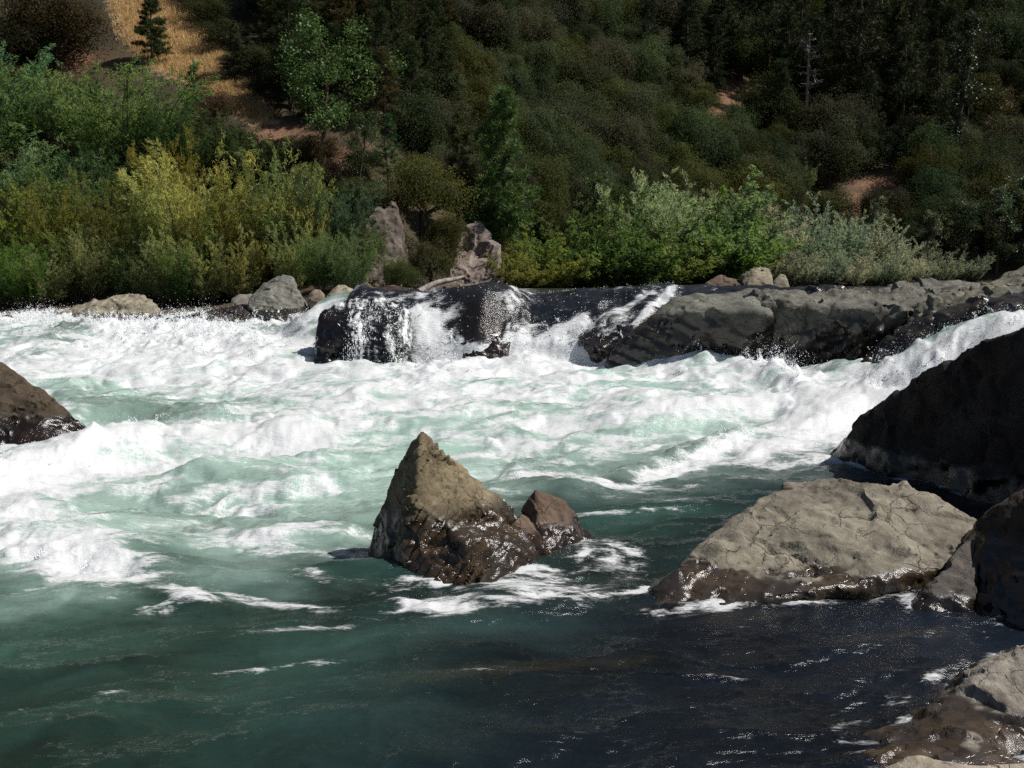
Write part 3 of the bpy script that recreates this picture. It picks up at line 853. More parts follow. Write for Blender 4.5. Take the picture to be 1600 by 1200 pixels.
    # left mossy boulder
    Lb = [(-160, 540, 14.4), (-60, 548, 14.4), (0, 565, 14.4), (17, 577, 14.4), (42, 594, 14.4), (66, 608, 14.35), (87, 629, 14.3), (105, 650, 14.25), (119, 668, 14.2), (134, 685, 14.1), (140, 694, 14.0), (70, 700, 13.6), (-20, 706, 13.4), (-160, 706, 13.3), (0, 620, 14.0)]
    rock('mossy_boulder', [Lb], 'dark brown mossy boulder in the rapids at the left edge', (.075, .058, .04), .030, amp=.075, freq=1.9, facet=.12, ncell=60, wet_h=.12, wet_soft=.5, back=1.1, seed=20)
    # boulder split by the falls
    Fb = [(490, 522, 20.6), (489, 540, 20.5), (494, 505, 20.8), (505, 488, 21.0), (526, 473, 21.3), (552, 466, 21.5), (600, 466, 21.6), (632, 480, 21.5), (640, 500, 21.3), (644, 520, 21.2), (640, 556, 20.9), (634, 586, 20.4), (600, 588, 20.2), (565, 586, 20.2), (512, 582, 20.3), (497, 560, 20.4), (550, 520, 20.5), (600, 520, 20.5)]
    rock('wet_boulder', [Fb], 'round black wet boulder at the left of the falls with water streaming over it', (.05, .042, .037), .035, amp=.05, freq=1.4, facet=.16, ncell=40, wet_all=.8, back=1.0, seed=21)
    Mb = [(700, 480, 21.6), (715, 466, 21.9), (770, 462, 22.0), (796, 470, 21.9), (800, 510, 21.4), (790, 552, 20.75), (740, 556, 20.7), (712, 530, 20.9), (750, 500, 21.2)]
    o = rock('overflowed_rock', [Mb], 'dark rock under the thin sheet of water in the middle of the falls', (.085, .068, .05), .035, amp=.07, freq=1.8, facet=.25, ncell=35, wet_all=.8, back=.8, seed=22)
    o.location.z -= .12
    Mc = [(905, 528, 20.9), (960, 490, 21.5), (1020, 468, 22.0), (1050, 462, 22.0), (1040, 500, 21.3), (1000, 530, 20.8), (960, 556, 20.3), (925, 550, 20.4), (980, 520, 20.8)]
    o = rock('sloping_rock', [Mc], 'black sloping rock with white water running down it, left of the flat ledge', (.075, .062, .05), .035, amp=.07, freq=1.8, facet=.25, ncell=35, wet_all=.8, back=.8, seed=23)
    o.location.z += .0
    # ledge
    La = [(950, 576, 20.0), (953, 558, 20.0), (964, 540, 20.0), (999, 515, 20.0), (1022, 494, 20.0), (1040, 478, 20.2), (1056, 467, 20.4), (1086, 460, 20.6), (1127, 458, 20.7), (1190, 456, 20.7), (1230, 458, 20.6), (1100, 482, 19.6), (1150, 490, 19.5), (1210, 490, 19.45), (1075, 575, 20.2), (1150, 582, 20.2), (1200, 585, 20.2), (1020, 545, 20.0)]
    Lc = [(1150, 456, 20.8), (1230, 451, 21.2), (1300, 448, 21.5), (1412, 447, 21.5), (1500, 446, 21.5), (1540, 450, 21.0), (1195, 486, 19.7), (1240, 478, 19.6), (1300, 476, 19.3), (1370, 482, 18.8), (1430, 476, 18.8), (1480, 466, 19.3), (1205, 590, 20.0), (1240, 600, 19.7), (1290, 580, 19.3), (1345, 560, 18.9), (1400, 530, 18.8), (1270, 520, 19.3)]
    rock('flat_ledge', [La], 'broad grey rock ledge with a flat sunlit top and black undercut face', (.15, .155, .134), .040, amp=.11, freq=1.1, facet=.25, ncell=80, chip=.35, fine=.3, strata=(.35, .35, .85), sfreq=4.5, samp=.05, wet_h=.85, wet_soft=.6, back=2.0, seed=24)
    rock('cracked_ledge', [Lc], 'long cracked grey ledge with slanting layers, right of the black undercut face', (.135, .135, .116), .042, amp=.12, freq=1.0, facet=.50, ncell=150, strata=(-.35, .5, .75), sfreq=3.4, samp=.20, wet_h=.5, wet_soft=.8, back=2.0, seed=44, chip=1.7)
    Ld = [(1306, 603, 17.9), (1326, 582, 17.9), (1345, 560, 18.0), (1362, 540, 18.0), (1398, 506, 18.2), (1432, 478, 18.6), (1495, 451, 19.0), (1545, 436, 19.3), (1577, 420, 19.4), (1610, 410, 19.4), (1700, 395, 19.4), (1418, 536, 17.7), (1375, 580, 17.9), (1455, 545, 17.9), (1500, 488, 17.5), (1562, 480, 17.2), (1562, 515, 17.5), (1610, 462, 17.3), (1610, 495, 17.5), (1700, 480, 17.0), (1440, 500, 17.8), (1520, 466, 18.0)]
    rock('layered_outcrop', [Ld], 'layered grey green outcrop climbing to the right edge beside the chute', (.155, .152, .122), .042, amp=.12, freq=1.2, facet=.5, ncell=120, strata=(-.45, .3, .8), sfreq=4.5, samp=.08, wet_h=.40, wet_soft=.7, back=1.8, seed=25, chip=1.5)
    # stones on top behind the ledge
    rock('angular_stone', [[(1158, 430, 25), (1176, 416, 25), (1199, 416, 25.2), (1208, 432, 25.2), (1212, 455, 24.8), (1165, 455, 24.6), (1180, 440, 24.7)]], 'angular tan stone standing up behind the ledge', (.25, .225, .165), .03, amp=.04, freq=2, facet=.3, ncell=25, wet_h=-1, wet_soft=.1, back=.5, seed=26)
    rock('angular_stone', [[(1208, 440, 25.2), (1216, 428, 25.2), (1228, 430, 25.2), (1236, 455, 25), (1206, 456, 25)]], 'small pale stone right of the angular tan stone behind the ledge', (.30, .28, .22), .03, amp=.04, freq=2, facet=.3, ncell=20, wet_h=-1, wet_soft=.1, back=.5, seed=27)
    rock('angular_stone', [[(1094, 446, 25), (1108, 436, 25), (1124, 430, 25), (1140, 436, 25), (1162, 438, 25), (1168, 458, 24.6), (1086, 460, 24.6)]], 'low dark brown broken stone left of the angular tan stone', (.13, .095, .075), .03, amp=.08, freq=2.4, facet=.4, ncell=30, wet_h=-1, wet_soft=.1, back=.6, seed=28)
    # left bank
    rock('bank_rock', [[(84, 488, 30.0), (110, 478, 30.2), (140, 471, 30.4), (186, 460, 30.6), (224, 462, 30.6), (241, 474, 30.4), (246, 486, 30.0), (206, 508, 29.2), (180, 508, 29.2), (150, 495, 29.5), (215, 490, 29.6)]], 'long pale cracked rock on the left bank below the willows', (.27, .245, .19), .035, amp=.09, freq=1.6, facet=.32, ncell=45, strata=(.6, .1, -.7), sfreq=5, samp=.05, wet_h=.10, wet_soft=.2, back=.9, seed=29)
    rock('bank_rock', [[(206, 512, 29.1), (222, 496, 29.3), (248, 486, 29.5), (257, 494, 29.3), (252, 516, 28.8)]], 'dark wet rock touching the right end of the long pale rock', (.085, .07, .06), .035, amp=.05, freq=1.6, facet=.25, ncell=20, wet_all=.7, back=.6, seed=30)
    rock('bank_rock', [[(386, 470, 29.6), (396, 455, 29.8), (413, 442, 30), (430, 432, 30.1), (445, 429, 30.1), (458, 432, 30.1), (466, 448, 29.9), (475, 466, 29.6), (482, 486, 29.1), (420, 498, 28.6), (392, 488, 28.9), (440, 450, 29.7)]], 'tall rounded grey green boulder on the left bank', (.185, .19, .165), .035, amp=.09, freq=1.6, facet=.25, ncell=40, wet_h=.30, wet_soft=.2, back=1.0, seed=31)
    rock('bank_rock', [[(362, 468, 29.8), (372, 462, 29.9), (392, 460, 29.9), (398, 474, 29.4), (365, 478, 29.3)]], 'flat grey slab left of the tall rounded boulder', (.22, .21, .19), .03, amp=.04, freq=2, facet=.25, ncell=15, back=.5, seed=32)
    rock('bank_rock', [[(256, 500, 28.9), (280, 492, 29), (330, 484, 29), (374, 478, 29), (392, 490, 28.8), (380, 505, 28.4), (300, 512, 28.2)]], 'low dark brown wet rock between the pale rock and the tall boulder', (.10, .078, .065), .035, amp=.08, freq=1.6, facet=.25, ncell=30, wet_all=.6, back=.6, seed=33)
    rock('bank_rock', [[(480, 458, 29.5), (488, 449, 29.6), (500, 450, 29.6), (508, 466, 29.3), (484, 470, 29.2)]], 'small brownish stone right of the tall rounded boulder', (.24, .20, .16), .03, amp=.04, freq=2.2, facet=.2, ncell=15, back=.5, seed=34)
    rock('bank_rock', [[(508, 466, 28.5), (518, 450, 28.7), (528, 444, 28.8), (545, 448, 28.8), (560, 456, 28.6), (556, 470, 28.2), (520, 476, 28)]], 'pointed pale stone left of the head of the falls', (.30, .265, .205), .03, amp=.05, freq=2, facet=.3, ncell=20, back=.6, seed=35)
    rock('bank_rock', [[(556, 462, 27), (580, 450, 27.4), (610, 446, 27.5), (642, 450, 27.4), (650, 460, 27), (590, 470, 26.6)]], 'long low tan rock behind the head of the falls', (.28, .24, .19), .03, amp=.05, freq=2, facet=.25, ncell=20, back=.8, seed=36)
    rock('bank_rock', [[(-30, 494, 30), (10, 492, 30), (34, 498, 30), (42, 510, 29.4), (0, 520, 29.2), (-40, 520, 29.2)]], 'low black wet rock at the far left waterline', (.075, .06, .05), .035, amp=.06, freq=1.6, facet=.25, ncell=20, wet_all=.7, back=.6, seed=37)
    rock('bank_rock', [[(44, 502, 29.8), (70, 494, 30), (105, 494, 29.9), (128, 504, 29.4), (110, 514, 29), (60, 514, 29)]], 'dark wet rock under the left end of the long pale rock', (.095, .075, .06), .035, amp=.06, freq=1.6, facet=.25, ncell=20, wet_all=.6, back=.6, seed=38)
    rock('bank_rock', [[(88, 487, 30.6), (100, 480, 30.8), (118, 482, 30.8), (126, 492, 30.4), (96, 496, 30.2)]], 'small tan stone left of the long pale rock', (.31, .27, .20), .03, amp=.03, freq=2, facet=.2, ncell=12, back=.4, seed=39)
    # cliffs on the far bank
    rock('cliff', [[(596, 330, 37.5), (618, 318, 37.9), (628, 345, 37.3), (630, 400, 36.7), (628, 455, 36.1), (575, 455, 35.5), (568, 400, 36.1), (575, 340, 36.9)], [(540, 370, 36.5), (575, 350, 37.0), (590, 455, 35.5), (530, 455, 35.1)]], 'steep brown and grey rock face left of the dark hollow', (.14, .118, .10), .06, amp=.35, freq=.8, facet=.6, ncell=110, strata=(.9, .1, .2), sfreq=1.6, samp=.15, wet_h=-3, wet_soft=.1, back=2.5, seed=40, cat='cliff')
    rock('cliff', [[(716, 372, 41.0), (728, 352, 41.4), (748, 346, 41.5), (764, 362, 41.2), (776, 392, 40.6), (784, 430, 40.0), (790, 452, 39.6), (700, 455, 39.4), (708, 410, 40.2), (730, 400, 40.4)]], 'pale pinkish grey rock face beside the bright green pine', (.25, .21, .185), .06, amp=.30, freq=.8, facet=.6, ncell=100, strata=(.9, .1, -.3), sfreq=1.8, samp=.14, wet_h=-3, wet_soft=.1, back=2.5, seed=41, cat='cliff')
    rock('cliff', [[(640, 420, 38.6), (650, 400, 39.0), (690, 410, 39.0), (706, 455, 38.0), (636, 455, 37.6)]], 'low dark rock wall in the hollow between the two rock faces', (.11, .09, .08), .075, amp=.25, freq=.7, facet=.3, ncell=40, wet_h=-3, wet_soft=.1, back=2.0, seed=42, cat='cliff')
    # driftwood
    a, b = np.array(P(664, 451, 26.6)), np.array(P(724, 430, 27.4))
    pts = [a + (b - a) * t + np.array([0, 0, .04 * math.sin(t * 5)]) for t in np.linspace(-.15, 1, 9)]
    c = pts[0].copy()
    v, f = tube([p - c for p in pts], [.085, .085, .08, .075, .07, .065, .06, .05, .035], 8)
    parts = [(v, f)]
    q = pts[6] - c
    parts.append(tube([q, q + np.array([-.05, 0, .16]), q + np.array([-.04, .05, .3])], [.03, .022, .01], 6))
    v, f = join_vf(parts)
    o = link('driftwood_log', mesh_np('driftwood_log', v, f, True), MAT['deadwood'])
    o.location = c.tolist()
    tag(o, 'pale bare driftwood log stranded above the falls', 'log')
# ------------------------------------------------------------------ plants
def unit(v):
    return v / (np.linalg.norm(v, axis=-1, keepdims=True) + 1e-9)
def cards(C, D, Wd, length, width, tint, hue):
    """one rhombic leaf per point: centre C, along D, across Wd"""
    n = len(C)
    D = unit(D)
    Wd = unit(np.cross(D, Wd))
    L = (D * length[:, None])
    X = (Wd * width[:, None])
    V = np.stack([C - L * .5, C + X * .5 - L * .05, C + L * .5, C - X * .5 - L * .05], 1).reshape(-1, 3)
    F = np.arange(n * 4).reshape(n, 4)
    return V, F, np.repeat(tint, 4), np.repeat(hue, 4)
def leaf_mesh(name, V, F, t, h, mat):
    me = mesh_np(name, V, F)
    set_attr(me, 'tint', np.clip(t, 0, 1))
    set_attr(me, 'hue', np.clip(h, 0, 1))
    me.materials.append(mat)
    return me
def oak_parts(seed, n=22000, R=2.4, H=2.3, leaf=.092, nl=24, mat='leaf', open_=.0):
    r = np.random.default_rng(seed)
    d = unit(r.normal(size=(nl, 3)))
    d[:, 2] = np.abs(d[:, 2]) * 1.1 - .25
    d = unit(d)
    cen = d * np.array([R * .62, R * .62, H * .62]) * (.45 + .75 * r.random((nl, 1))) + np.array([0, 0, H * .72])
    rad = R * (.22 + .24 * r.random(nl))
    lt = r.normal(size=nl) * .07
    k = r.integers(0, nl, n)
    dd = unit(r.normal(size=(n, 3)) + np.array([0, 0, .35]))
    rr = rad[k] * (1 - .45 * r.random(n) ** 2) * (1 + .15 * r.normal(size=n))
    C = cen[k] + dd * rr[:, None]
    keep = fbm(C * 1.7, 2, seed=seed) > -.30 + open_
    C, dd, k = C[keep], dd[keep], k[keep]
    n = len(C)
    D = unit(np.cross(dd, r.normal(size=(n, 3))) + .5 * r.normal(size=(n, 3)))
    Wd = unit(dd + .45 * r.normal(size=(n, 3)))
    t = .5 + lt[k] + .11 * r.normal(size=n)
    V, F, t, h = cards(C, D, Wd, leaf * (.7 + .7 * r.random(n)), leaf * .62 * (.7 + .6 * r.random(n)), t, .12 * r.random(n) + (r.random(n) < .03) * .6)
    crown = leaf_mesh('crown', V, F, t, h, MAT[mat])
    parts = [tube([(0, 0, -.5), (.05, .05, .5), (.1, -.05, H * .6), (.05, .0, H * 1.1)], [.16, .14, .11, .05], 6)]
    for c in cen[:7]:
        a = np.array([.08, 0, .4 + .5 * r.random()])
        m = (a + c) / 2 + r.normal(size=3) * .12
        parts.append(tube([a, m, c], [.08, .055, .02], 5))
    v, f = join_vf(parts)
    trunk = mesh_np('trunk', v, f, True)
    trunk.materials.append(MAT['bark'])
    return [('trunk', trunk), ('crown', crown)]
def willow_parts(seed, H=4.0, spread=.55, stems=46, leafy=30, leaf=.13, wid=.026, yellow=0.0, arch=.5, mat='leaf', narrow=1.0):
    r = np.random.default_rng(seed)
    SV = []
    Cs, Ds, Ts, Hs = [], [], [], []
    for i in range(stems):
        az = r.random() * 6.283
        tilt = spread * math.sqrt(r.random())
        L = H * (.55 + .5 * r.random()) * (1 - .25 * tilt)
        out = np.array([math.cos(az), math.sin(az), 0])
        d0 = out * math.sin(tilt) * narrow + np.array([0, 0, math.cos(tilt)])
        b = out * r.random() * .35 * H * .25
        ts = np.linspace(0, 1, 7)
        bend = arch * L * .22
        pts = np.array([b + d0 * L * t + out * bend * t * t * .6 - np.array([0, 0, bend * t ** 3 * .6]) + r.normal(size=3) * .015 * H * t for t in ts])
        if i % 2 == 0:
            SV.append(tube(pts, np.linspace(.012, .003, 7) * H * .55, 4))
        st = .5 + .14 * r.normal()
        sh = np.clip(yellow * (.55 + .55 * r.normal()), 0, 1)
        nb = 15
        for j in range(nb):
            t = .16 + .84 * (j + r.random()) / nb
            p = b + d0 * L * t + out * bend * t * t * .6 - np.array([0, 0, bend * t ** 3 * .6])
            a2 = r.random() * 6.283
            side = np.array([math.cos(a2), math.sin(a2), .35]) * .75 + d0 * .65 + out * .2
            side /= np.linalg.norm(side)
            bl = H * (.10 + .13 * r.random()) * (1.25 - .6 * t)
            u = r.random(leafy) ** .8
            q = p + side * bl * u[:, None] - np.array([0, 0, 1]) * (arch * bl * .55 * u ** 2)[:, None] + r.normal(size=(leafy, 3)) * .028 * H * .35
            dl = side + np.array([0, 0, -1]) * (arch * 1.0 * u)[:, None] + r.normal(size=(leafy, 3)) * .38
            Cs.append(q)
            Ds.append(dl)
            Ts.append(st + .15 * r.normal(size=leafy) + .10 * (t - .5))
            Hs.append(np.clip(sh * (.4 + .9 * t) + .12 * r.normal(size=leafy), 0, 1))
    C, D, T, Hh = np.concatenate(Cs), np.concatenate(Ds), np.concatenate(Ts), np.concatenate(Hs)
    n = len(C)
    V, F, t, h = cards(C, D, r.normal(size=(n, 3)), leaf * (.6 + .8 * r.random(n)), wid * (.7 + .6 * r.random(n)), T, Hh)
    crown = leaf_mesh('crown', V, F, t, h, MAT[mat])
    v, f = join_vf(SV)
    me = mesh_np('stems', v, f, True)
    me.materials.append(MAT['twig'])
    return [('stems', me), ('crown', crown)]
def pine_parts(seed, H=9.0, wid=.20, first=.18, nwh=20, tuft=.30, nper=24, droop=.25, dense=1.0, needw=.030, sag=0):
    r = np.random.default_rng(seed)
    parts = [tube([(0, 0, -.6), (0, 0, H * .3), (.03 * H * r.normal() * .4, .02, H * .7), (0, 0, H)], [.017 * H, .014 * H, .008 * H, .002 * H], 7)]
    tufts, tdir = [], []
    for w in range(nwh):
        t = first + (1 - first) * (w + .4 * r.random()) / nwh
        nb = r.integers(4, 7)
        prof = (1 - t) ** .75 * (1.0 if t > first + .12 else .8) + .05
        for k in range(nb):
            if r.random() > dense and t < .8:
                continue
            az = r.random() * 6.283
            L = H * wid * prof * (.65 + .6 * r.random())
            up = .35 * t + .12 * r.normal() - droop * (1 - t)
            d = np.array([math.cos(az), math.sin(az), up])
            o = np.array([0, 0, H * t])
            e = o + d * L + np.array([0, 0, .14 * L])
            parts.append(tube([o, (o + e) / 2 - np.array([0, 0, .05 * L]), e], [.004 * H * (1.2 - t), .003 * H * (1.2 - t), .001 * H], 4))
            nt = max(2, int(2 + L / (tuft * .55)))
            for q in range(nt):
                s = .30 + .70 * (q + 1) / nt
                c = o + (e - o) * s + r.normal(size=3) * tuft * (.35 if q < nt - 1 else .08)
                tufts.append(c)
                tdir.append(d + np.array([0, 0, .5]))
    tufts = np.array(tufts)
    tdir = unit(np.array(tdir))
    m = len(tufts)
    k = np.repeat(np.arange(m), nper)
    n = len(k)
    D = unit(r.normal(size=(n, 3)) + .75 * tdir[k])
    ln = tuft * (.75 + .5 * r.random(n))
    C = tufts[k] + D * (ln * .5)[:, None]
    tt = .5 + .13 * r.normal(size=m)
    V, F, t, h = cards(C, D, r.normal(size=(n, 3)), ln, np.full(n, needw), tt[k] + .12 * r.normal(size=n), .15 * r.random(n) + (r.random(m)[k] < .06) * .5)
    crown = leaf_mesh('crown', V, F, t, h, MAT['needle'])
    v, f = join_vf(parts)
    tr = mesh_np('trunk', v, f, True)
    tr.materials.append(MAT['bark'])
    return [('trunk', tr), ('crown', crown)]
def broad_parts(seed, H=7.0, R=2.6, n=9000, leaf=.16, mat='leaf_shiny', nlimb=11, base=.25, gap=.0, tall=1.0):
    """open broadleaf tree: visible trunk and limbs, leaf sprays round the limb ends"""
    r = np.random.default_rng(seed)
    lean = r.normal(size=2) * .08
    parts = [tube([(0, 0, -.6), (lean[0] * H * .3, lean[1] * H * .3, H * .3), (lean[0] * H, lean[1] * H, H * .65), (lean[0] * H, lean[1] * H, H * .95)], [.02 * H, .017 * H, .011 * H, .003 * H], 7)]
    ends = []
    for i in range(nlimb):
        t = base + (.95 - base) * (i + r.random()) / nlimb
        az = i * 2.4 + r.random()
        L = R * (1.05 - .55 * abs(t - .5) * 2) * (.7 + .5 * r.random())
        o = np.array([lean[0] * H * t, lean[1] * H * t, H * t])
        d = np.array([math.cos(az), math.sin(az), .55 + .5 * t * tall])
        e = o + d / np.linalg.norm(d) * L
        mid = (o + e) / 2 + r.normal(size=3) * .08 * L
        parts.append(tube([o, mid, e], [.008 * H, .005 * H, .0015 * H], 5))
        for q in range(7):
            s = .45 + .6 * r.random()
            c = o + (e - o) * s + r.normal(size=3) * .20 * L
            ends.append((c, .16 * R + .16 * R * r.random()))
            if q < 3:
                parts.append(tube([o + (e - o) * .5, c], [.003 * H, .001 * H], 4))
    cen = np.array([c for c, _ in ends])
    rad = np.array([q for _, q in ends])
    k = r.integers(0, len(cen), n)
    dd = unit(r.normal(size=(n, 3)))
    C = cen[k] + dd * (rad[k] * r.random(n) ** .45)[:, None]
    lt = .12 * r.normal(size=len(cen))
    V, F, t, h = cards(C, unit(r.normal(size=(n, 3)) + np.array([0, 0, -.4])), unit(r.normal(size=(n, 3)) + np.array([0, 0, .9])), leaf * (.6 + .7 * r.random(n)), leaf * .62 * (.6 + .6 * r.random(n)), .5 + lt[k] + .17 * r.normal(size=n), .1 * r.random(n) + (r.random(n) < .03) * .5)
    crown = leaf_mesh('crown', V, F, t, h, MAT[mat])
    v, f = join_vf(parts)
    tr = mesh_np('trunk', v, f, True)
    tr.materials.append(MAT['bark'])
    return [('trunk', tr), ('crown', crown)]
def snag_parts(seed, H=9.0, bare=True):
    r = np.random.default_rng(seed)
    parts = []
    tr = tube([(0, 0, -.5), (.02 * H, 0, H * .5), (0, .01 * H, H)], [.014 * H, .010 * H, .003 * H], 7)
    for i in range(46):
        t = .22 + .76 * r.random()
        az = r.random() * 6.283
        L = H * .13 * (1.15 - t) * (.5 + r.random())
        o = np.array([.02 * H * (1 - abs(2 * t - 1)), 0, H * t])
        d = np.array([math.cos(az), math.sin(az), .15 + .3 * r.normal()])
        e = o + d * L
        parts.append(tube([o, (o + e) / 2 + r.normal(size=3) * .06 * L, e], [.006 * H, .004 * H, .002 * H], 4))
        for q in range(5):
            s = .4 + .6 * r.random()
            c = o + (e - o) * s
            parts.append(tube([c, c + r.normal(size=3) * L * .28], [.0016 * H, .0006 * H], 3) if False else tube([c, c + r.normal(size=3) * L * .28], [.0036 * H, .0018 * H], 4))
    t1 = mesh_np('trunk', tr[0], tr[1], True)
    t1.materials.append(MAT['deadwood'])
    v, f = join_vf(parts)
    b = mesh_np('branches', v, f, True)
    b.materials.append(MAT['deadwood'])
    return [('trunk', t1), ('branches', b)]

PROTO = {}
def proto(kind, i):
    key = (kind, i)
    if key in PROTO:
        return PROTO[key]
    s = 100 + i * 7
    if kind == 'oak':
        p = (oak_parts(s), 4.2)
    elif kind == 'scrub':
        p = (oak_parts(s + 1, n=14000, R=2.2, H=1.4, leaf=.085, nl=18, open_=.06), 3.0)
    elif kind == 'willow':
        p = (willow_parts(s + 2, yellow=.06, leafy=30), 4.2)
    elif kind == 'yellow_willow':
        p = (willow_parts(s + 3, yellow=.25, stems=46, leafy=30, arch=.35), 4.1)
    elif kind == 'grey_willow':
        p = (willow_parts(s + 4, H=3.0, spread=.75, stems=50, leafy=26, leaf=.10, wid=.030, arch=.3, yellow=.04), 3.1)
    elif kind == 'round_willow':
        p = (willow_parts(s + 9, H=3.4, spread=1.0, stems=60, leafy=30, leaf=.13, wid=.036, arch=.7, yellow=.04), 3.3)
    elif kind == 'pine':
        p = (pine_parts(s + 5, nwh=19, nper=34, tuft=.34, needw=.034, dense=.78, wid=.22), 9.2)
    elif kind == 'dark_pine':
        p = (pine_parts(s + 6, wid=.21, tuft=.34, nper=18, first=.12, dense=.85), 9.2)
    elif kind == 'fir':
        p = (pine_parts(s + 7, wid=.17, tuft=.20, nper=14, nwh=34, first=.06, droop=.35), 9.2)
    elif kind == 'thin_pine':
        p = (pine_parts(s + 8, wid=.16, tuft=.26, nper=18, nwh=15, first=.36, dense=.75), 9.2)
    elif kind == 'broad':
        p = (broad_parts(s), 7.4)
    elif kind == 'poplar':
        p = (broad_parts(s + 4, H=7.5, R=1.7, n=8000, leaf=.15, nlimb=15, base=.10, tall=2.2), 8.0)
    elif kind == 'thin_poplar':
        p = (broad_parts(s + 5, H=10, R=1.5, n=5000, leaf=.17, nlimb=18, base=.12, tall=2.5), 10.4)
    elif kind == 'snag':
        p = (snag_parts(s), 9.0)
    PROTO[key] = p
    return p
NVAR = {'oak': 6, 'scrub': 4, 'willow': 4, 'yellow_willow': 4, 'grey_willow': 3, 'round_willow': 3, 'pine': 2, 'dark_pine': 4, 'fir': 2, 'thin_pine': 2, 'broad': 2, 'poplar': 3, 'thin_poplar': 1, 'snag': 2}
_cnt = {}
TRC = np.random.default_rng(77)
def plant(name, kind, px, pyb, hpx, color, label, cat, group=None, wide=1.0, Y=None, jit=.10):
    """a plant of the given kind: foot at (px, pyb) of the photograph, about hpx tall there"""
    if Y is None:
        x, y, z = march(px, pyb)
    else:
        x, y, z = P(px, pyb, Y)
        zl = float(land(np.array([x]), np.array([y]))[0])
    i = _cnt.get(kind, 0)
    _cnt[kind] = i + 1
    parts, h0 = proto(kind, i % NVAR[kind])
    dist = math.sqrt(x * x + y * y)
    s = hpx * y / 1600.0 / h0 * (1.16 if 'willow' in kind else 1.0)
    root = empty(name, (x, y, z - .15 * s))
    root.rotation_euler = (0, 0, TRC.random() * 6.283)
    root.scale = (s * wide, s * wide, s)
    for nm, me in parts:
        o = bpy.data.objects.new(nm, me)
        COL.objects.link(o)
        o.parent = root
        k = 1 + jit * TRC.normal()
        o.color = (color[0] * k * (1 + .08 * TRC.normal()), color[1] * k, color[2] * k, 1)
    tag(root, label, cat, group)
    return root
# foliage base colours
OAKC = (.047, .067, .036)
OAKB = (.060, .064, .046)
WIL = (.135, .220, .085)
WILB = (.130, .210, .115)
YEL = (.260, .290, .115)
YELG = (.235, .290, .125)
PIN = (.036, .085, .030)
DPIN = (.030, .046, .018)
SHINY = (.060, .105, .034)
GREYW = (.25, .28, .255)
SILV = (.32, .38, .27)
DARKG = (.018, .030, .014)

MARKS = [(1150, 152, 'the upper red soil patch'), (1250, 215, 'the narrow red soil cut'), (1345, 305, 'the large red soil patch'), (1258, 130, 'the grey dead tree'), (1222, 150, 'the small bright fir'),
         (1335, 90, 'the broad dark conifer'), (1485, 150, 'the tall thin poplar'), (1012, 70, 'the bare trunked pine'), (785, 280, 'the bright green pine'), (716, 280, 'the thin brownish pine'), (505, 160, 'the tree with glittering leaves'),
         (1080, 370, 'the silvery willows'), (955, 390, 'the mid green willow'), (1262, 390, 'the domed grey willow'), (1455, 380, 'the dark poplars'), (1590, 130, 'the red patch at the right edge'), (1138, 305, 'the small red soil spot'), (1248, 285, 'the pale green sapling'),
         (368, 90, 'the greyish young conifer'), (238, 50, 'the lone small pine'), (195, 190, 'the tallest green willow'), (660, 300, 'the dark hollow'), (300, 330, 'the tallest golden willow'), (1080, 30, 'the greyish bare tree'), (880, 30, 'the top edge'), (680, 100, 'the wood of dark pines'), (900, 250, 'the middle of the oak slope')]
def where(what, px, py):
    py = py - 35
    dx, dy, nm = min(((a - px, (b - py) * 1.2, n) for a, b, n in MARKS), key=lambda q: q[0] ** 2 + q[1] ** 2)
    d = math.hypot(dx, dy)
    far = 'just ' if d < 55 else ('' if d < 115 else 'well ')
    v = 'above' if dy > abs(dx) * .45 else ('below' if dy < -abs(dx) * .45 else '')
    h = 'left' if dx > abs(dy) * .45 else ('right' if dx < -abs(dy) * .45 else '')
    rel = f'{v} and {h} of' if v and h else (v if v else (f'to the {h} of' if h else 'beside'))
    return f'{what}, {far}{rel} {nm}'
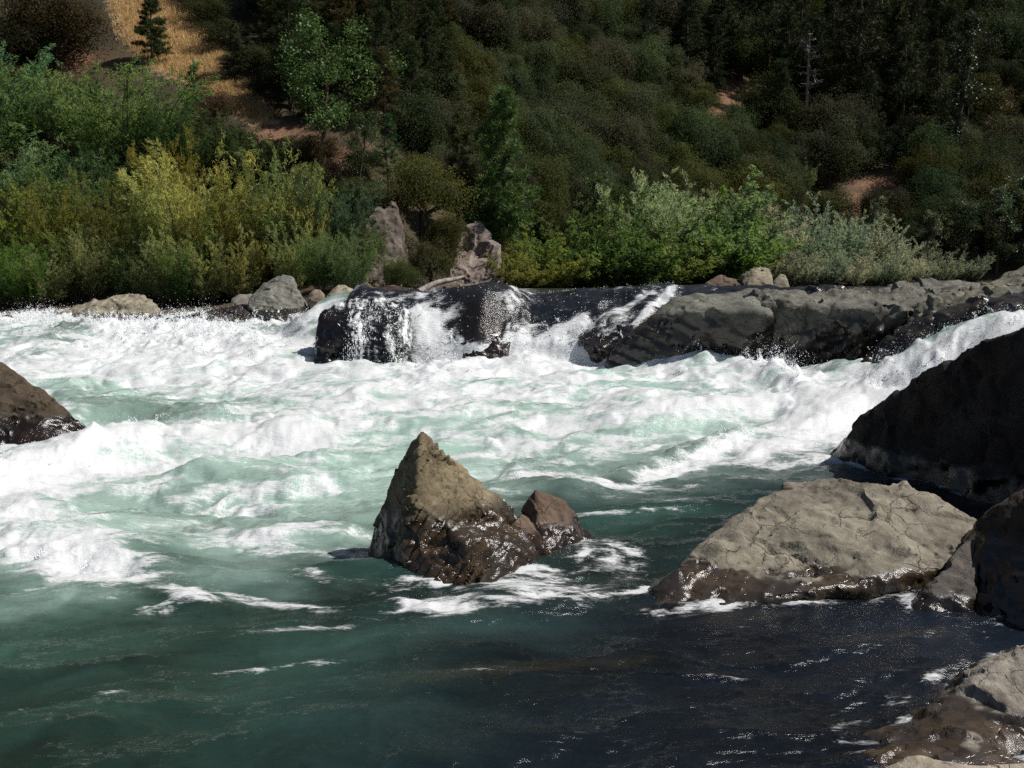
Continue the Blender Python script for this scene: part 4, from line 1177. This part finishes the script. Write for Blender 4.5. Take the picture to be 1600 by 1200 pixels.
def make_trees():
    B = 'bush'
    # ---------------- left bank, from the back to the front
    plant('oak_tree', 'oak', 88, 112, 140, (.055, .046, .028), 'brownish dark oak at the top left above the willows', 'tree', wide=1.15)
    plant('oak_tree', 'oak', 20, 130, 120, (.04, .04, .022), 'dark oak in the top left corner', 'tree', wide=1.2)
    plant('pine_tree', 'pine', 238, 100, 112, (.042, .062, .026), 'small bushy pine standing alone on the dry grass slope', 'tree', wide=1.35)
    plant('pine_tree', 'fir', 368, 128, 92, (.060, .075, .048), 'greyish young conifer at the right edge of the dry grass slope', 'tree', wide=1.5)
    plant('pine_tree', 'dark_pine', 305, 175, 72, (.035, .06, .028), 'short dark pine below the foot of the dry grass slope', 'tree', wide=1.7)
    plant('dry_bush', 'scrub', 340, 190, 60, (.085, .062, .048), 'greyish brown dry bush below the dry grass slope', B, wide=1.2)
    plant('dry_bush', 'scrub', 300, 205, 50, (.070, .060, .036), 'olive brown bush left of the greyish dry bush', B, wide=1.2)
    g = 'feathery green willows on the left bank'
    for px, py, h, w, col, lab in [
        (20, 250, 190, .85, WILB, 'tall blue green willow at the left edge under the oak'),
        (-40, 300, 220, .9, WIL, 'green willow cut by the left edge of the view'),
        (195, 290, 215, 1.0, WIL, 'tallest bright green willow, in front of the lone pine'),
        (100, 260, 150, .9, (.045, .085, .035), 'dark green willow between the two tall willows'),
        (255, 300, 165, .8, (.055, .105, .040), 'green willow at the right shoulder of the tallest willow'),
        (330, 300, 125, 1.0, (.040, .062, .026), 'dark olive bush right of the tallest willow'),
        (400, 300, 110, 1.0, (.042, .068, .028), 'dark olive bush below the shiny leaved tree'),
        (60, 390, 190, .95, WILB, 'blue green willow low at the left, behind the yellow green ones'),
        (130, 395, 175, .75, (.062, .115, .05), 'upright willow plume in front of the tallest willow'),
        (175, 340, 120, .9, (.035, .065, .026), 'shaded willow in the dark gap behind the upright plume'),  # shade of the gap is painted in as darker leaves
        (520, 420, 165, .75, (.075, .12, .075), 'blue grey willow at the right end of the yellow willows'),
        (560, 430, 95, .9, (.075, .105, .06), 'low grey green willow at the foot of the grey rock face')]:
        plant('willow', 'willow', px, py, h * .98, col, lab, 'willow', g, wide=w * 1.05)
    g = 'yellowing willows along the left bank'
    for px, py, h, w, col, lab in [
        (300, 445, 215, .85, YEL, 'tallest golden yellow willow, middle of the left bank'),
        (265, 400, 185, .6, (0.221, 0.196, 0.049), 'golden plume behind the tallest golden willow'),
        (435, 440, 195, .8, YELG, 'yellow green willow right of the tallest golden one'),
        (490, 445, 150, .55, YEL, 'yellow willow with orange tips beside the blue grey one'),
        (20, 455, 190, .85, (0.152, 0.196, 0.059), 'olive yellow willow at the left edge'),
        (90, 450, 170, .7, (0.172, 0.196, 0.063), 'dull yellow willow second from the left edge'),
        (165, 445, 150, .85, (0.166, 0.189, 0.063), 'tawny willow left of the tallest golden one'),
        (225, 455, 140, .7, (0.138, 0.189, 0.063), 'yellow green willow above the long pale rock'),
        (370, 452, 165, .75, (0.186, 0.196, 0.059), 'yellow willow between the golden and yellow green ones'),
        (345, 465, 120, .7, (0.117, 0.181, 0.059), 'low green willow with orange leaves above the low brown rock'),
        (120, 470, 110, .9, (0.145, 0.196, 0.077), 'low pale green bush left of the long pale rock'),
        (40, 482, 120, .9, (0.083, 0.160, 0.042), 'low bright green bush at the left waterline'),
        (200, 470, 80, .9, (0.117, 0.174, 0.070), 'low green bush right behind the long pale rock'),
        (285, 480, 100, .8, (0.069, 0.123, 0.042), 'dark green bush right of the long pale rock'),
        (400, 462, 95, .7, (0.159, 0.181, 0.059), 'low yellow bush behind the tall rounded boulder'),
        (500, 458, 90, .8, (0.117, 0.174, 0.070), 'low green bush above the small brownish stone'),
        (555, 455, 70, .9, (0.131, 0.181, 0.084), 'low pale bush above the pointed pale stone'),
        (615, 452, 60, .7, (0.124, 0.167, 0.070), 'small bush at the foot of the grey rock face')]:
        plant('willow', 'yellow_willow', px, py, h, col, lab, 'willow', g, wide=w)
    g = 'pale low willows lining the left waterline'
    for px, py, h, w, col, lab in [
        (5, 478, 85, .9, (0.194, 0.263, 0.111), 'pale low willow at the left corner of the waterline'),
        (75, 480, 95, .9, (0.208, 0.249, 0.125), 'pale low willow above the small tan stone'),
        (150, 474, 105, .9, (0.229, 0.270, 0.139), 'pale grey green willow behind the left half of the long pale rock'),
        (235, 476, 95, .85, (0.201, 0.249, 0.118), 'pale low willow behind the right end of the long pale rock'),
        (262, 478, 120, .8, (0.229, 0.263, 0.132), 'pale tawny willow above the dark wet rock'),
        (322, 478, 115, .8, (0.215, 0.270, 0.125), 'pale willow over the low dark brown wet rock'),
        (372, 470, 110, .8, (0.222, 0.256, 0.118), 'pale yellowish willow left of the tall rounded boulder'),
        (455, 460, 110, .8, (0.236, 0.270, 0.132), 'pale yellow green willow right behind the tall rounded boulder')]:
        plant('willow', 'yellow_willow' if h > 100 else 'willow', px, py, h, col, lab, 'willow', g, wide=w)
    for px, py, h, lab in [(298, 12, 60, 'dark shrub at the upper right edge of the dry grass slope'), (326, 45, 60, 'dark shrub second from the top along the right edge of the dry grass slope'), (350, 78, 55, 'dark shrub just above the greyish young conifer'), (392, 118, 60, 'dark shrub right of the greyish young conifer'), (415, 160, 55, 'dark shrub at the lower right edge of the dry grass slope')]:
        plant('bush', 'scrub', px, py, h, (.034, .042, .02), lab, B, wide=1.15)
    # ---------------- middle
    plant('broadleaf_tree', 'broad', 505, 262, 205, SHINY, 'tree with glittering round leaves and a leaning dark trunk', 'tree', wide=1.15)
    plant('broadleaf_tree', 'broad', 560, 300, 110, (.045, .065, .025), 'smaller leafy tree right under the tree with glittering leaves', 'tree', wide=1.0)
    plant('pine_tree', 'thin_pine', 608, 330, 150, (.04, .08, .03), 'thin green young pine on top of the grey rock face', 'tree', wide=1.2)
    plant('pine_tree', 'pine', 785, 440, 300, (.085, .145, .052), 'bright green pine beside the pale rock face, tallest by the water', 'tree', wide=1.1)
    plant('pine_tree', 'thin_pine', 716, 400, 225, (.075, .068, .026), 'thin brownish pine left of the bright green pine', 'tree', wide=1.1)
    plant('bush', 'scrub', 660, 350, 130, (.075, .085, .032), 'olive bush hanging over the dark hollow', B, wide=.85, Y=40.0)
    plant('bush', 'scrub', 690, 420, 90, (.07, .075, .036), 'dull green bush at the right side of the dark hollow', B, wide=.6, Y=40.0)
    plant('bush', 'scrub', 650, 300, 80, (.06, .07, .026), 'olive bush behind the top of the grey rock face', B, wide=1.0)
    plant('bush', 'scrub', 560, 330, 60, (.05, .055, .025), 'dark bush on the upper grey rock face', B)
    plant('bush', 'scrub', 600, 440, 45, (.07, .095, .035), 'small bush growing on the grey rock face near its foot', B)
    g = 'leafy willows along the far side of the pool'
    for px, py, h, w, col, lab, k in [
        (848, 452, 75, 1.1, (0.181, 0.203, 0.060), 'low yellow green willow right of the bright green pine', 'round_willow'),
        (800, 452, 50, 1.0, (0.160, 0.168, 0.060), 'small yellowish bush right of the pale rock face', 'round_willow'),
        (900, 450, 85, 1.2, (0.123, 0.175, 0.057), 'green willow behind the right half of the falls', 'round_willow'),
        (955, 452, 110, 1.1, (0.102, 0.161, 0.054), 'mid green willow left of the big silvery one', 'round_willow'),
        (875, 420, 90, 1.0, (0.072, 0.105, 0.042), 'darker green bush above the yellow green willow', 'round_willow'),
        (930, 415, 110, .9, (0.080, 0.119, 0.048), 'dark green shrub rising behind the mid green willow', 'poplar'),
        (1015, 445, 148, .85, SILV, 'big silvery green willow, its top nearest the middle', 'willow'),
        (1075, 442, 146, 1.0, (0.174, 0.231, 0.128), 'broad silvery green willow with a rounded top', 'round_willow'),
        (1100, 447, 110, 1.2, (0.119, 0.189, 0.063), 'bright green willow in front of the silvery ones', 'round_willow'),
        (1130, 440, 125, .8, (0.160, 0.210, 0.128), 'pale green willow at the right end of the silvery ones', 'willow'),
        (1030, 450, 80, 1.1, (0.145, 0.196, 0.068), 'low yellow green willow under the big silvery one', 'round_willow')]:
        plant('willow', k, px, py, h * 1.3, col, lab, 'willow', g, wide=w)
    g = 'grey willows along the far gravel shore'
    for px, py, h, w, tone, lab in [
        (1185, 440, 100, .95, 1.0, 'grey willow next to the pale green willow'), (1225, 442, 96, .8, .9, 'second grey willow from the silvery ones'), (1262, 440, 104, .95, 1.05, 'pale grey willow with a domed top, tallest of the grey row'),
        (1300, 440, 95, .9, .95, 'grey willow left of the dark poplar'), (1340, 440, 88, .8, .9, 'grey willow at the foot of the dark poplar'), (1385, 442, 75, .95, 1.0, 'low grey willow right of the dark poplar'),
        (1420, 440, 60, .9, .85, 'lowest grey willow before the dark poplars'), (1205, 446, 60, 1.2, .95, 'low grey bush left of the angular stones'), (1250, 448, 50, 1.2, 1.0, 'low grey bush right of the angular stones'),
        (1290, 448, 52, 1.2, .92, 'low grey bush over the ledge, under the domed willow'), (1335, 448, 46, 1.2, 1.02, 'low grey bush over the middle of the ledge'), (1380, 447, 42, 1.3, .9, 'low grey bush above the right part of the ledge'),
        (1425, 447, 40, 1.3, .98, 'low grey bush above the right end of the ledge'), (1470, 445, 44, 1.2, .85, 'low grey bush at the foot of the dark poplars'), (1515, 440, 40, 1.2, .9, 'low grey bush behind the layered outcrop')]:
        plant('grey_willow', 'grey_willow', px, py, h * 1.22, tuple(c * tone for c in GREYW), lab, 'willow', g, wide=w)
    g = 'poplars at the right end of the pool'
    for px, py, h, w, col, lab in [
        (1365, 435, 120, .8, (0.084, 0.119, 0.070), 'small dark green poplar among the grey willows'),
        (1455, 435, 105, .9, (0.091, 0.126, 0.077), 'dark green poplar, first right of the grey willows'),
        (1500, 432, 125, .9, (0.098, 0.133, 0.087), 'greyish poplar with a leaning top'),
        (1555, 430, 130, .9, (0.084, 0.119, 0.073), 'dark poplar second from the right edge'),
        (1595, 432, 160, .8, (0.077, 0.112, 0.070), 'tallest poplar of the shore, cut by the right edge'),
        (1640, 432, 130, .9, (0.077, 0.112, 0.070), 'poplar just beyond the right edge')]:
        plant('poplar_tree', 'poplar', px, py, h, col, lab, 'tree', g, wide=w * 1.35)
    plant('willow', 'willow', 1248, 320, 75, (.10, .13, .08), 'lone pale green sapling on the dark hillside above the grey willows', 'willow', wide=.7)
    plant('bush', 'scrub', 1385, 372, 85, (.045, .05, .024), 'round dark bush standing in the large red soil patch', B, wide=1.0)
    plant('bush', 'scrub', 1298, 352, 75, (.05, .055, .026), 'dark bush at the left edge of the large red soil patch', B, wide=1.0)
    plant('willow', 'willow', 545, 462, 120, (.12, .165, .085), 'grey green willow overlapping the foot of the grey rock face', 'willow', wide=.9, Y=33.0)
    plant('bush', 'scrub', 578, 400, 55, (.09, .10, .05), 'olive bush clinging halfway up the grey rock face', B, wide=.9, Y=36.2)
    plant('bush', 'scrub', 630, 452, 55, (.085, .11, .045), 'green bush at the water between grey rock face and dark hollow', B, wide=.8, Y=36.0)
    plant('bush', 'scrub', 672, 448, 95, (.060, .065, .034), 'dull drooping bush filling the dark hollow', B, wide=.6, Y=37.5)
    plant('bush', 'scrub', 700, 380, 60, (.075, .085, .035), 'olive bush touching the top of the pale rock face', B, wide=.8, Y=39.5)
    # ---------------- singled out trees of the dark hillside
    plant('dead_tree', 'snag', 1258, 225, 165, (1, 1, 1), 'grey dead tree standing over the red soil cut', 'tree', wide=1.5)
    plant('fir_tree', 'fir', 1222, 198, 118, (.030, .062, .026), 'small bright fir left of the grey dead tree', 'tree', wide=1.2)
    plant('conifer', 'dark_pine', 1335, 215, 260, (.026, .034, .018), 'broad dark conifer right of the grey dead tree', 'tree', wide=1.25)
    plant('conifer', 'dark_pine', 1420, 190, 200, (.022, .03, .015), 'dark conifer between the broad conifer and the tall thin poplar', 'tree', wide=1.1)
    plant('poplar_tree', 'thin_poplar', 1485, 280, 260, (.038, .052, .028), 'tall thin sparse poplar on the dark slope at the right', 'tree', wide=1.0)
    plant('conifer', 'dark_pine', 1012, 135, 170, (.020, .026, .014), 'tall dark pine with a bare black trunk near the top middle', 'tree', wide=.7)
    plant('dead_tree', 'snag', 1080, 70, 110, (.6, .55, .55), 'greyish bare tree near the top edge right of the bare trunked pine', 'tree', wide=2.0)
    # ---------------- forest
    placed = []
    R = np.random.default_rng(21)
    def bare(px, py, h):
        for cx, cy, rx, ry in SOIL:
            if abs(px - cx) < rx * .7 + 20 and -8 < py - cy < h * .85 + ry * .1:
                return True
        return False
    def scatter(n, x0, x1, y0, y1, dx, dyy, fn, test=None):
        for _ in range(n):
            px, py = R.uniform(x0, x1), R.uniform(y0, y1)
            if test and not test(px, py):
                continue
            if any(abs(px - a) < dx and abs(py - b) < dyy for a, b in placed):
                continue
            if fn(px, py):
                placed.append((px, py))
    gp = 'dark pines of the wood right of the dry grass slope'
    def pines(px, py):
        h = R.uniform(120, 190)
        c = DPIN if R.random() < .65 else (.048, .05, .02)
        k = 1 if py > 60 else .9
        plant('pine_tree', 'dark_pine' if R.random() < .8 else 'fir', px, py, h, tuple(q * k for q in c), where(('tall ' if h > 155 else 'shorter ') + ('dark green' if c is DPIN else 'brownish') + ' pine', px, py), 'tree', gp, wide=R.uniform(1.1, 1.5), jit=.16)
        return True
    scatter(420, 300, 700, -10, 250, 34, 17, pines, lambda px, py: px > 330 + max(0, (py - 20)) * .62 + (58 if py < 110 else 26) and not (420 < px < 600 and py > 190))
    def conif(px, py):
        h = R.uniform(120, 200)
        if bare(px, py, h * .95):
            return False
        plant('conifer', 'dark_pine' if R.random() < .6 else 'fir', px, py, h, tuple(q * .8 for q in DPIN), where('tall dark conifer' if h > 160 else 'dark conifer', px, py), 'tree', 'dark conifers of the upper right hillside', wide=R.uniform(1.0, 1.35), jit=.15)
        return True
    scatter(260, 1060, 1640, 10, 260, 40, 18, conif)
    gb = 'low dark bushes under the pines and oaks'
    go = 'oaks covering the middle of the far hillside'
    gr = 'shaded oaks covering the right of the far hillside'
    def oaks(px, py):
        h = R.uniform(66, 128) * (0.86 + .2 * (py / 350))
        if bare(px, py, h):
            return False
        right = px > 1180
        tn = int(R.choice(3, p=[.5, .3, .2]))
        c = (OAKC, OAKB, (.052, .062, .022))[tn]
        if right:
            c = tuple(q * .70 for q in c)  # shade of the right-hand slope is put into the leaf colour
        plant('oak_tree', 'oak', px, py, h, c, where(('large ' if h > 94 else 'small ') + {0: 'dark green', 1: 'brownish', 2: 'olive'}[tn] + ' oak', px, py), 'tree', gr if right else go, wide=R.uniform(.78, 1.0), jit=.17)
        return True
    scatter(4200, 640, 1640, -20, 428, 39, 15, oaks, lambda px, py: not (px < 760 and py > 330) and py < (428 if px > 1170 else 392) and (px > 700 or py < 260))
    def lscrub(px, py):
        if 150 < px < 440 and py < 215:
            return False
        plant('bush', 'scrub', px, py, R.uniform(45, 75), (.045, .055, .024) if R.random() < .6 else (.07, .055, .036), where('low dark bush', px, py), B, 'low bushes behind the left willows', wide=1.2, jit=.15)
        return True
    scatter(160, -30, 640, 120, 420, 40, 26, lscrub, lambda px, py: not in_poly(np.array([px]), np.array([py - 25.0]), GRASS_POLY)[0] and not in_poly(np.array([px]), np.array([py + 0.0]), GRASS_POLY)[0])

    # dry grass blades on the open slope
    r = np.random.default_rng(8)
    C = []
    while len(C) < 5200:
        px, py = r.uniform(130, 440), r.uniform(-20, 200)
        if in_poly(np.array([px]), np.array([py]), GRASS_POLY)[0]:
            C.append(march(px, py))
    C = np.array(C) + r.normal(size=(len(C), 3)) * np.array([.15, .15, 0])
    C = np.repeat(C, 4, 0) + r.normal(size=(len(C) * 4, 3)) * np.array([.12, .12, 0])
    C[:, 2] = land(C[:, 0], C[:, 1])
    n = len(C)
    ln = .14 + .18 * r.random(n)
    D = unit(np.array([0, 0, 1.0]) + .35 * r.normal(size=(n, 3)))
    V, F, t, h = cards(C + D * (ln * .45)[:, None], D, r.normal(size=(n, 3)), ln, np.full(n, .035), .5 + .2 * r.normal(size=n), np.zeros(n))
    me = leaf_mesh('dry_grass', V, F, t, h, MAT['leaf'])
    o = link('dry_grass', me)
    o.color = (.46, .33, .20, 1)
    o['kind'] = 'stuff'
    o['label'] = 'dry golden grass on the open slope at the upper left'
# ------------------------------------------------------------------ drops thrown up by the rapid
def octas(C, R, st=None):
    n = len(C)
    b = np.array([[1, 0, 0], [-1, 0, 0], [0, 1, 0], [0, -1, 0], [0, 0, 1], [0, 0, -1]], np.float32)
    s = np.ones((n, 3), np.float32) if st is None else st
    V = (C[:, None, :] + b[None] * (R[:, None] * s)[:, None, :]).reshape(-1, 3)
    f = np.array([[0, 2, 4], [2, 1, 4], [1, 3, 4], [3, 0, 4], [2, 0, 5], [1, 2, 5], [3, 1, 5], [0, 3, 5]])
    F = (np.arange(n)[:, None, None] * 6 + f[None]).reshape(-1, 3)
    return V, F
def make_spray():
    r = np.random.default_rng(99)
    out, rad = [], []
    y = WV[:, 1]
    area = y * np.interp(y, [3, 17, 17.01, 24, 40], [.011, .12, .045, .045, .15])
    vis = (WPX > -60) & (WPX < 1660) & (WPY > 430)
    wgt = np.where(vis, WS * area * sstep(.15, .6, WF), 0)
    wgt = np.clip(wgt, 0, None)
    # fine mist of drops close to the torn surface
    n = 36000
    k = r.choice(len(WV), n, p=wgt / wgt.sum())
    h = r.exponential(1.0, n) * (.035 + .10 * WS[k])
    p = WV[k] + np.stack([r.normal(size=n) * .07, r.normal(size=n) * .07, h], 1)
    out.append(p)
    rad.append((.0018 + .0048 * r.random(n) ** 2) * (.35 + .65 * y[k] / 20))
    # strands flung out of the crests
    m = 620
    k = r.choice(len(WV), m, p=wgt ** 1.3 / (wgt ** 1.3).sum())
    for i in k:
        q = 26
        t = np.linspace(0, 1, q) * (.5 + .5 * r.random())
        v = np.array([r.normal() * .35, r.normal() * .25 - .1, .55 + .55 * r.random()]) * (.35 + .55 * WS[i])
        b = WV[i] + v * t[:, None] - np.array([0, 0, .75]) * (t ** 2)[:, None] * (.35 + .55 * WS[i]) + r.normal(size=(q, 3)) * (.006 + .035 * t[:, None])
        out.append(b)
        rad.append((.011 - .007 * t) * (.6 + .7 * r.random(q)) * (.4 + .6 * WV[i, 1] / 20))
    # white specks laid on the bare lip water to imitate sun glints
    lipw = np.where((WV[:, 1] > 20.8) & (WV[:, 1] < 24) & (WPX > 640) & (WPX < 1060) & (WPY < 560), .25 + WF, 0)
    n = 900
    k = r.choice(len(WV), n, p=lipw / lipw.sum())
    out.append(WV[k] + r.normal(size=(n, 3)) * .02 + np.array([0, -.02, .02]))
    rad.append(.003 + .007 * r.random(n) ** 2)
    # water running down the wet boulder: follow the rock's own surface
    n_free = sum(len(q) for q in out)
    o, V = ROCKS['wet_boulder'][0]
    me = o.data
    # thin broken sheet of water sliding over that boulder
    N = np.empty(len(V) * 3, np.float32)
    me.vertices.foreach_get('normal', N)
    N = N.reshape(-1, 3)
    px, py = pix(V[:, 0], V[:, 1], V[:, 2])
    S = np.zeros(len(V))
    for x0, x1, a in ((546, 574, 1.0), (566, 590, .7), (600, 616, .75), (622, 650, 1.0)):
        ctr = (x0 + x1) / 2 + (py - 520) * -.08 + 5 * np.sin(py * .06)
        S = np.maximum(S, a * np.exp(-((px - ctr) / (x1 - x0) * 1.9) ** 2))
    S = np.maximum(S, .75 * sstep(492, 476, py))
    strk = fbm(np.stack([V[:, 0] * 13, V[:, 1] * 3, V[:, 2] * 1.6], 1), 4, .6, seed=81)
    fo = np.clip(S * (.48 + 1.5 * strk), 0, .8) * sstep(480, 530, px)
    ok = N[:, 1] < .25
    fac = np.array([tuple(p.vertices) for p in me.polygons if len(p.vertices) == 4], np.int32)
    fac = fac[ok[fac].all(1) & (fo[fac].max(1) > .05)]
    use, inv = np.unique(fac.ravel(), return_inverse=True)
    sh = mesh_np('water_sheet', V[use] + N[use] * (.012 + .03 * np.clip(fo[use], 0, 1) * np.clip(.5 + strk[use], 0, 1))[:, None], inv.reshape(-1, 4), True)
    set_attr(sh, 'foam', fo[use])
    set_attr(sh, 'body', np.tile(np.array([.02, .018, .018]), (len(use), 1)))
    set_attr(sh, 'clear', np.full(len(use), .85))
    so_ = link('water_sheet', sh, MAT['water'])
    so_['kind'] = 'structure'
    so_['label'] = 'thin white sheet of water running down the round black boulder'
    bvh = BVHTree.FromPolygons([tuple(v) for v in V], [tuple(p.vertices) for p in me.polygons])
    eye = Vector((0, 0, EYE))
    streams = [(556, 470, 548, 580, 8, 420), (575, 468, 560, 560, 10, 420), (590, 470, 578, 530, 9, 200), (612, 478, 606, 586, 7, 200), (626, 486, 622, 580, 6, 160), (640, 480, 646, 580, 8, 420), (560, 500, 536, 570, 8, 140), (600, 470, 640, 505, 10, 260)]
    for x0, y0, x1, y1, w, c in streams:
        for _ in range(int(c * .75)):
            t = r.random()
            qx = x0 + (x1 - x0) * t + r.normal() * w * (.4 + .6 * t) + 4 * math.sin(t * 9 + x0)
            qy = y0 + (y1 - y0) * t + r.normal() * 3
            d = Vector(ray(qx, qy)).normalized()
            hit = bvh.ray_cast(eye, d)
            if hit[0] is not None:
                off = .01 + .03 * r.random()
                out.append(np.array([tuple(hit[0] + hit[1] * off)]))
                rad.append(np.array([.003 + .008 * r.random() ** 2]))
    C = np.concatenate(out).astype(np.float32)
    R = np.concatenate(rad).astype(np.float32)
    st = np.ones((len(C), 3), np.float32)
    st[:, 2] = 1 + .9 * r.random(len(C))
    run = np.arange(len(C)) >= n_free
    st[run, 2] = 1.5 + 4 * r.random(run.sum()) ** 2
    st[run, :2] *= .75
    V, F = octas(C, R, st)
    o = link('spray', mesh_np('spray', V, F, True), MAT['drop'])
    o['kind'] = 'stuff'
    o['label'] = 'white drops of spray where the water breaks, plus specks imitating glints at the lip'
make_land()
make_rocks()
WV, WF, WS, WPX, WPY, WYS, WUS = make_water()
make_trees()
make_spray()

# look-alikes that still share wording are told apart by their order along the slope
_by = {}
for _o in SC.objects:
    if _o.parent is None and 'label' in _o and 'category' in _o:
        _by.setdefault(_o['label'], []).append(_o)
_W = {2: ['left-hand', 'right-hand'], 3: ['left-hand', 'middle', 'right-hand']}
for _l, _os in _by.items():
    if len(_os) < 2:
        continue
    _os.sort(key=lambda o: o.location.x / max(o.location.y, 1))
    _n = len(_os)
    _ws = _W.get(_n, ['leftmost'] + ['second', 'third', 'fourth', 'fifth', 'sixth', 'seventh', 'eighth', 'ninth', 'tenth'][:_n - 2] + ['rightmost'])
    for _o, _w in zip(_os, _ws):
        _o['label'] = _w + ' ' + _l
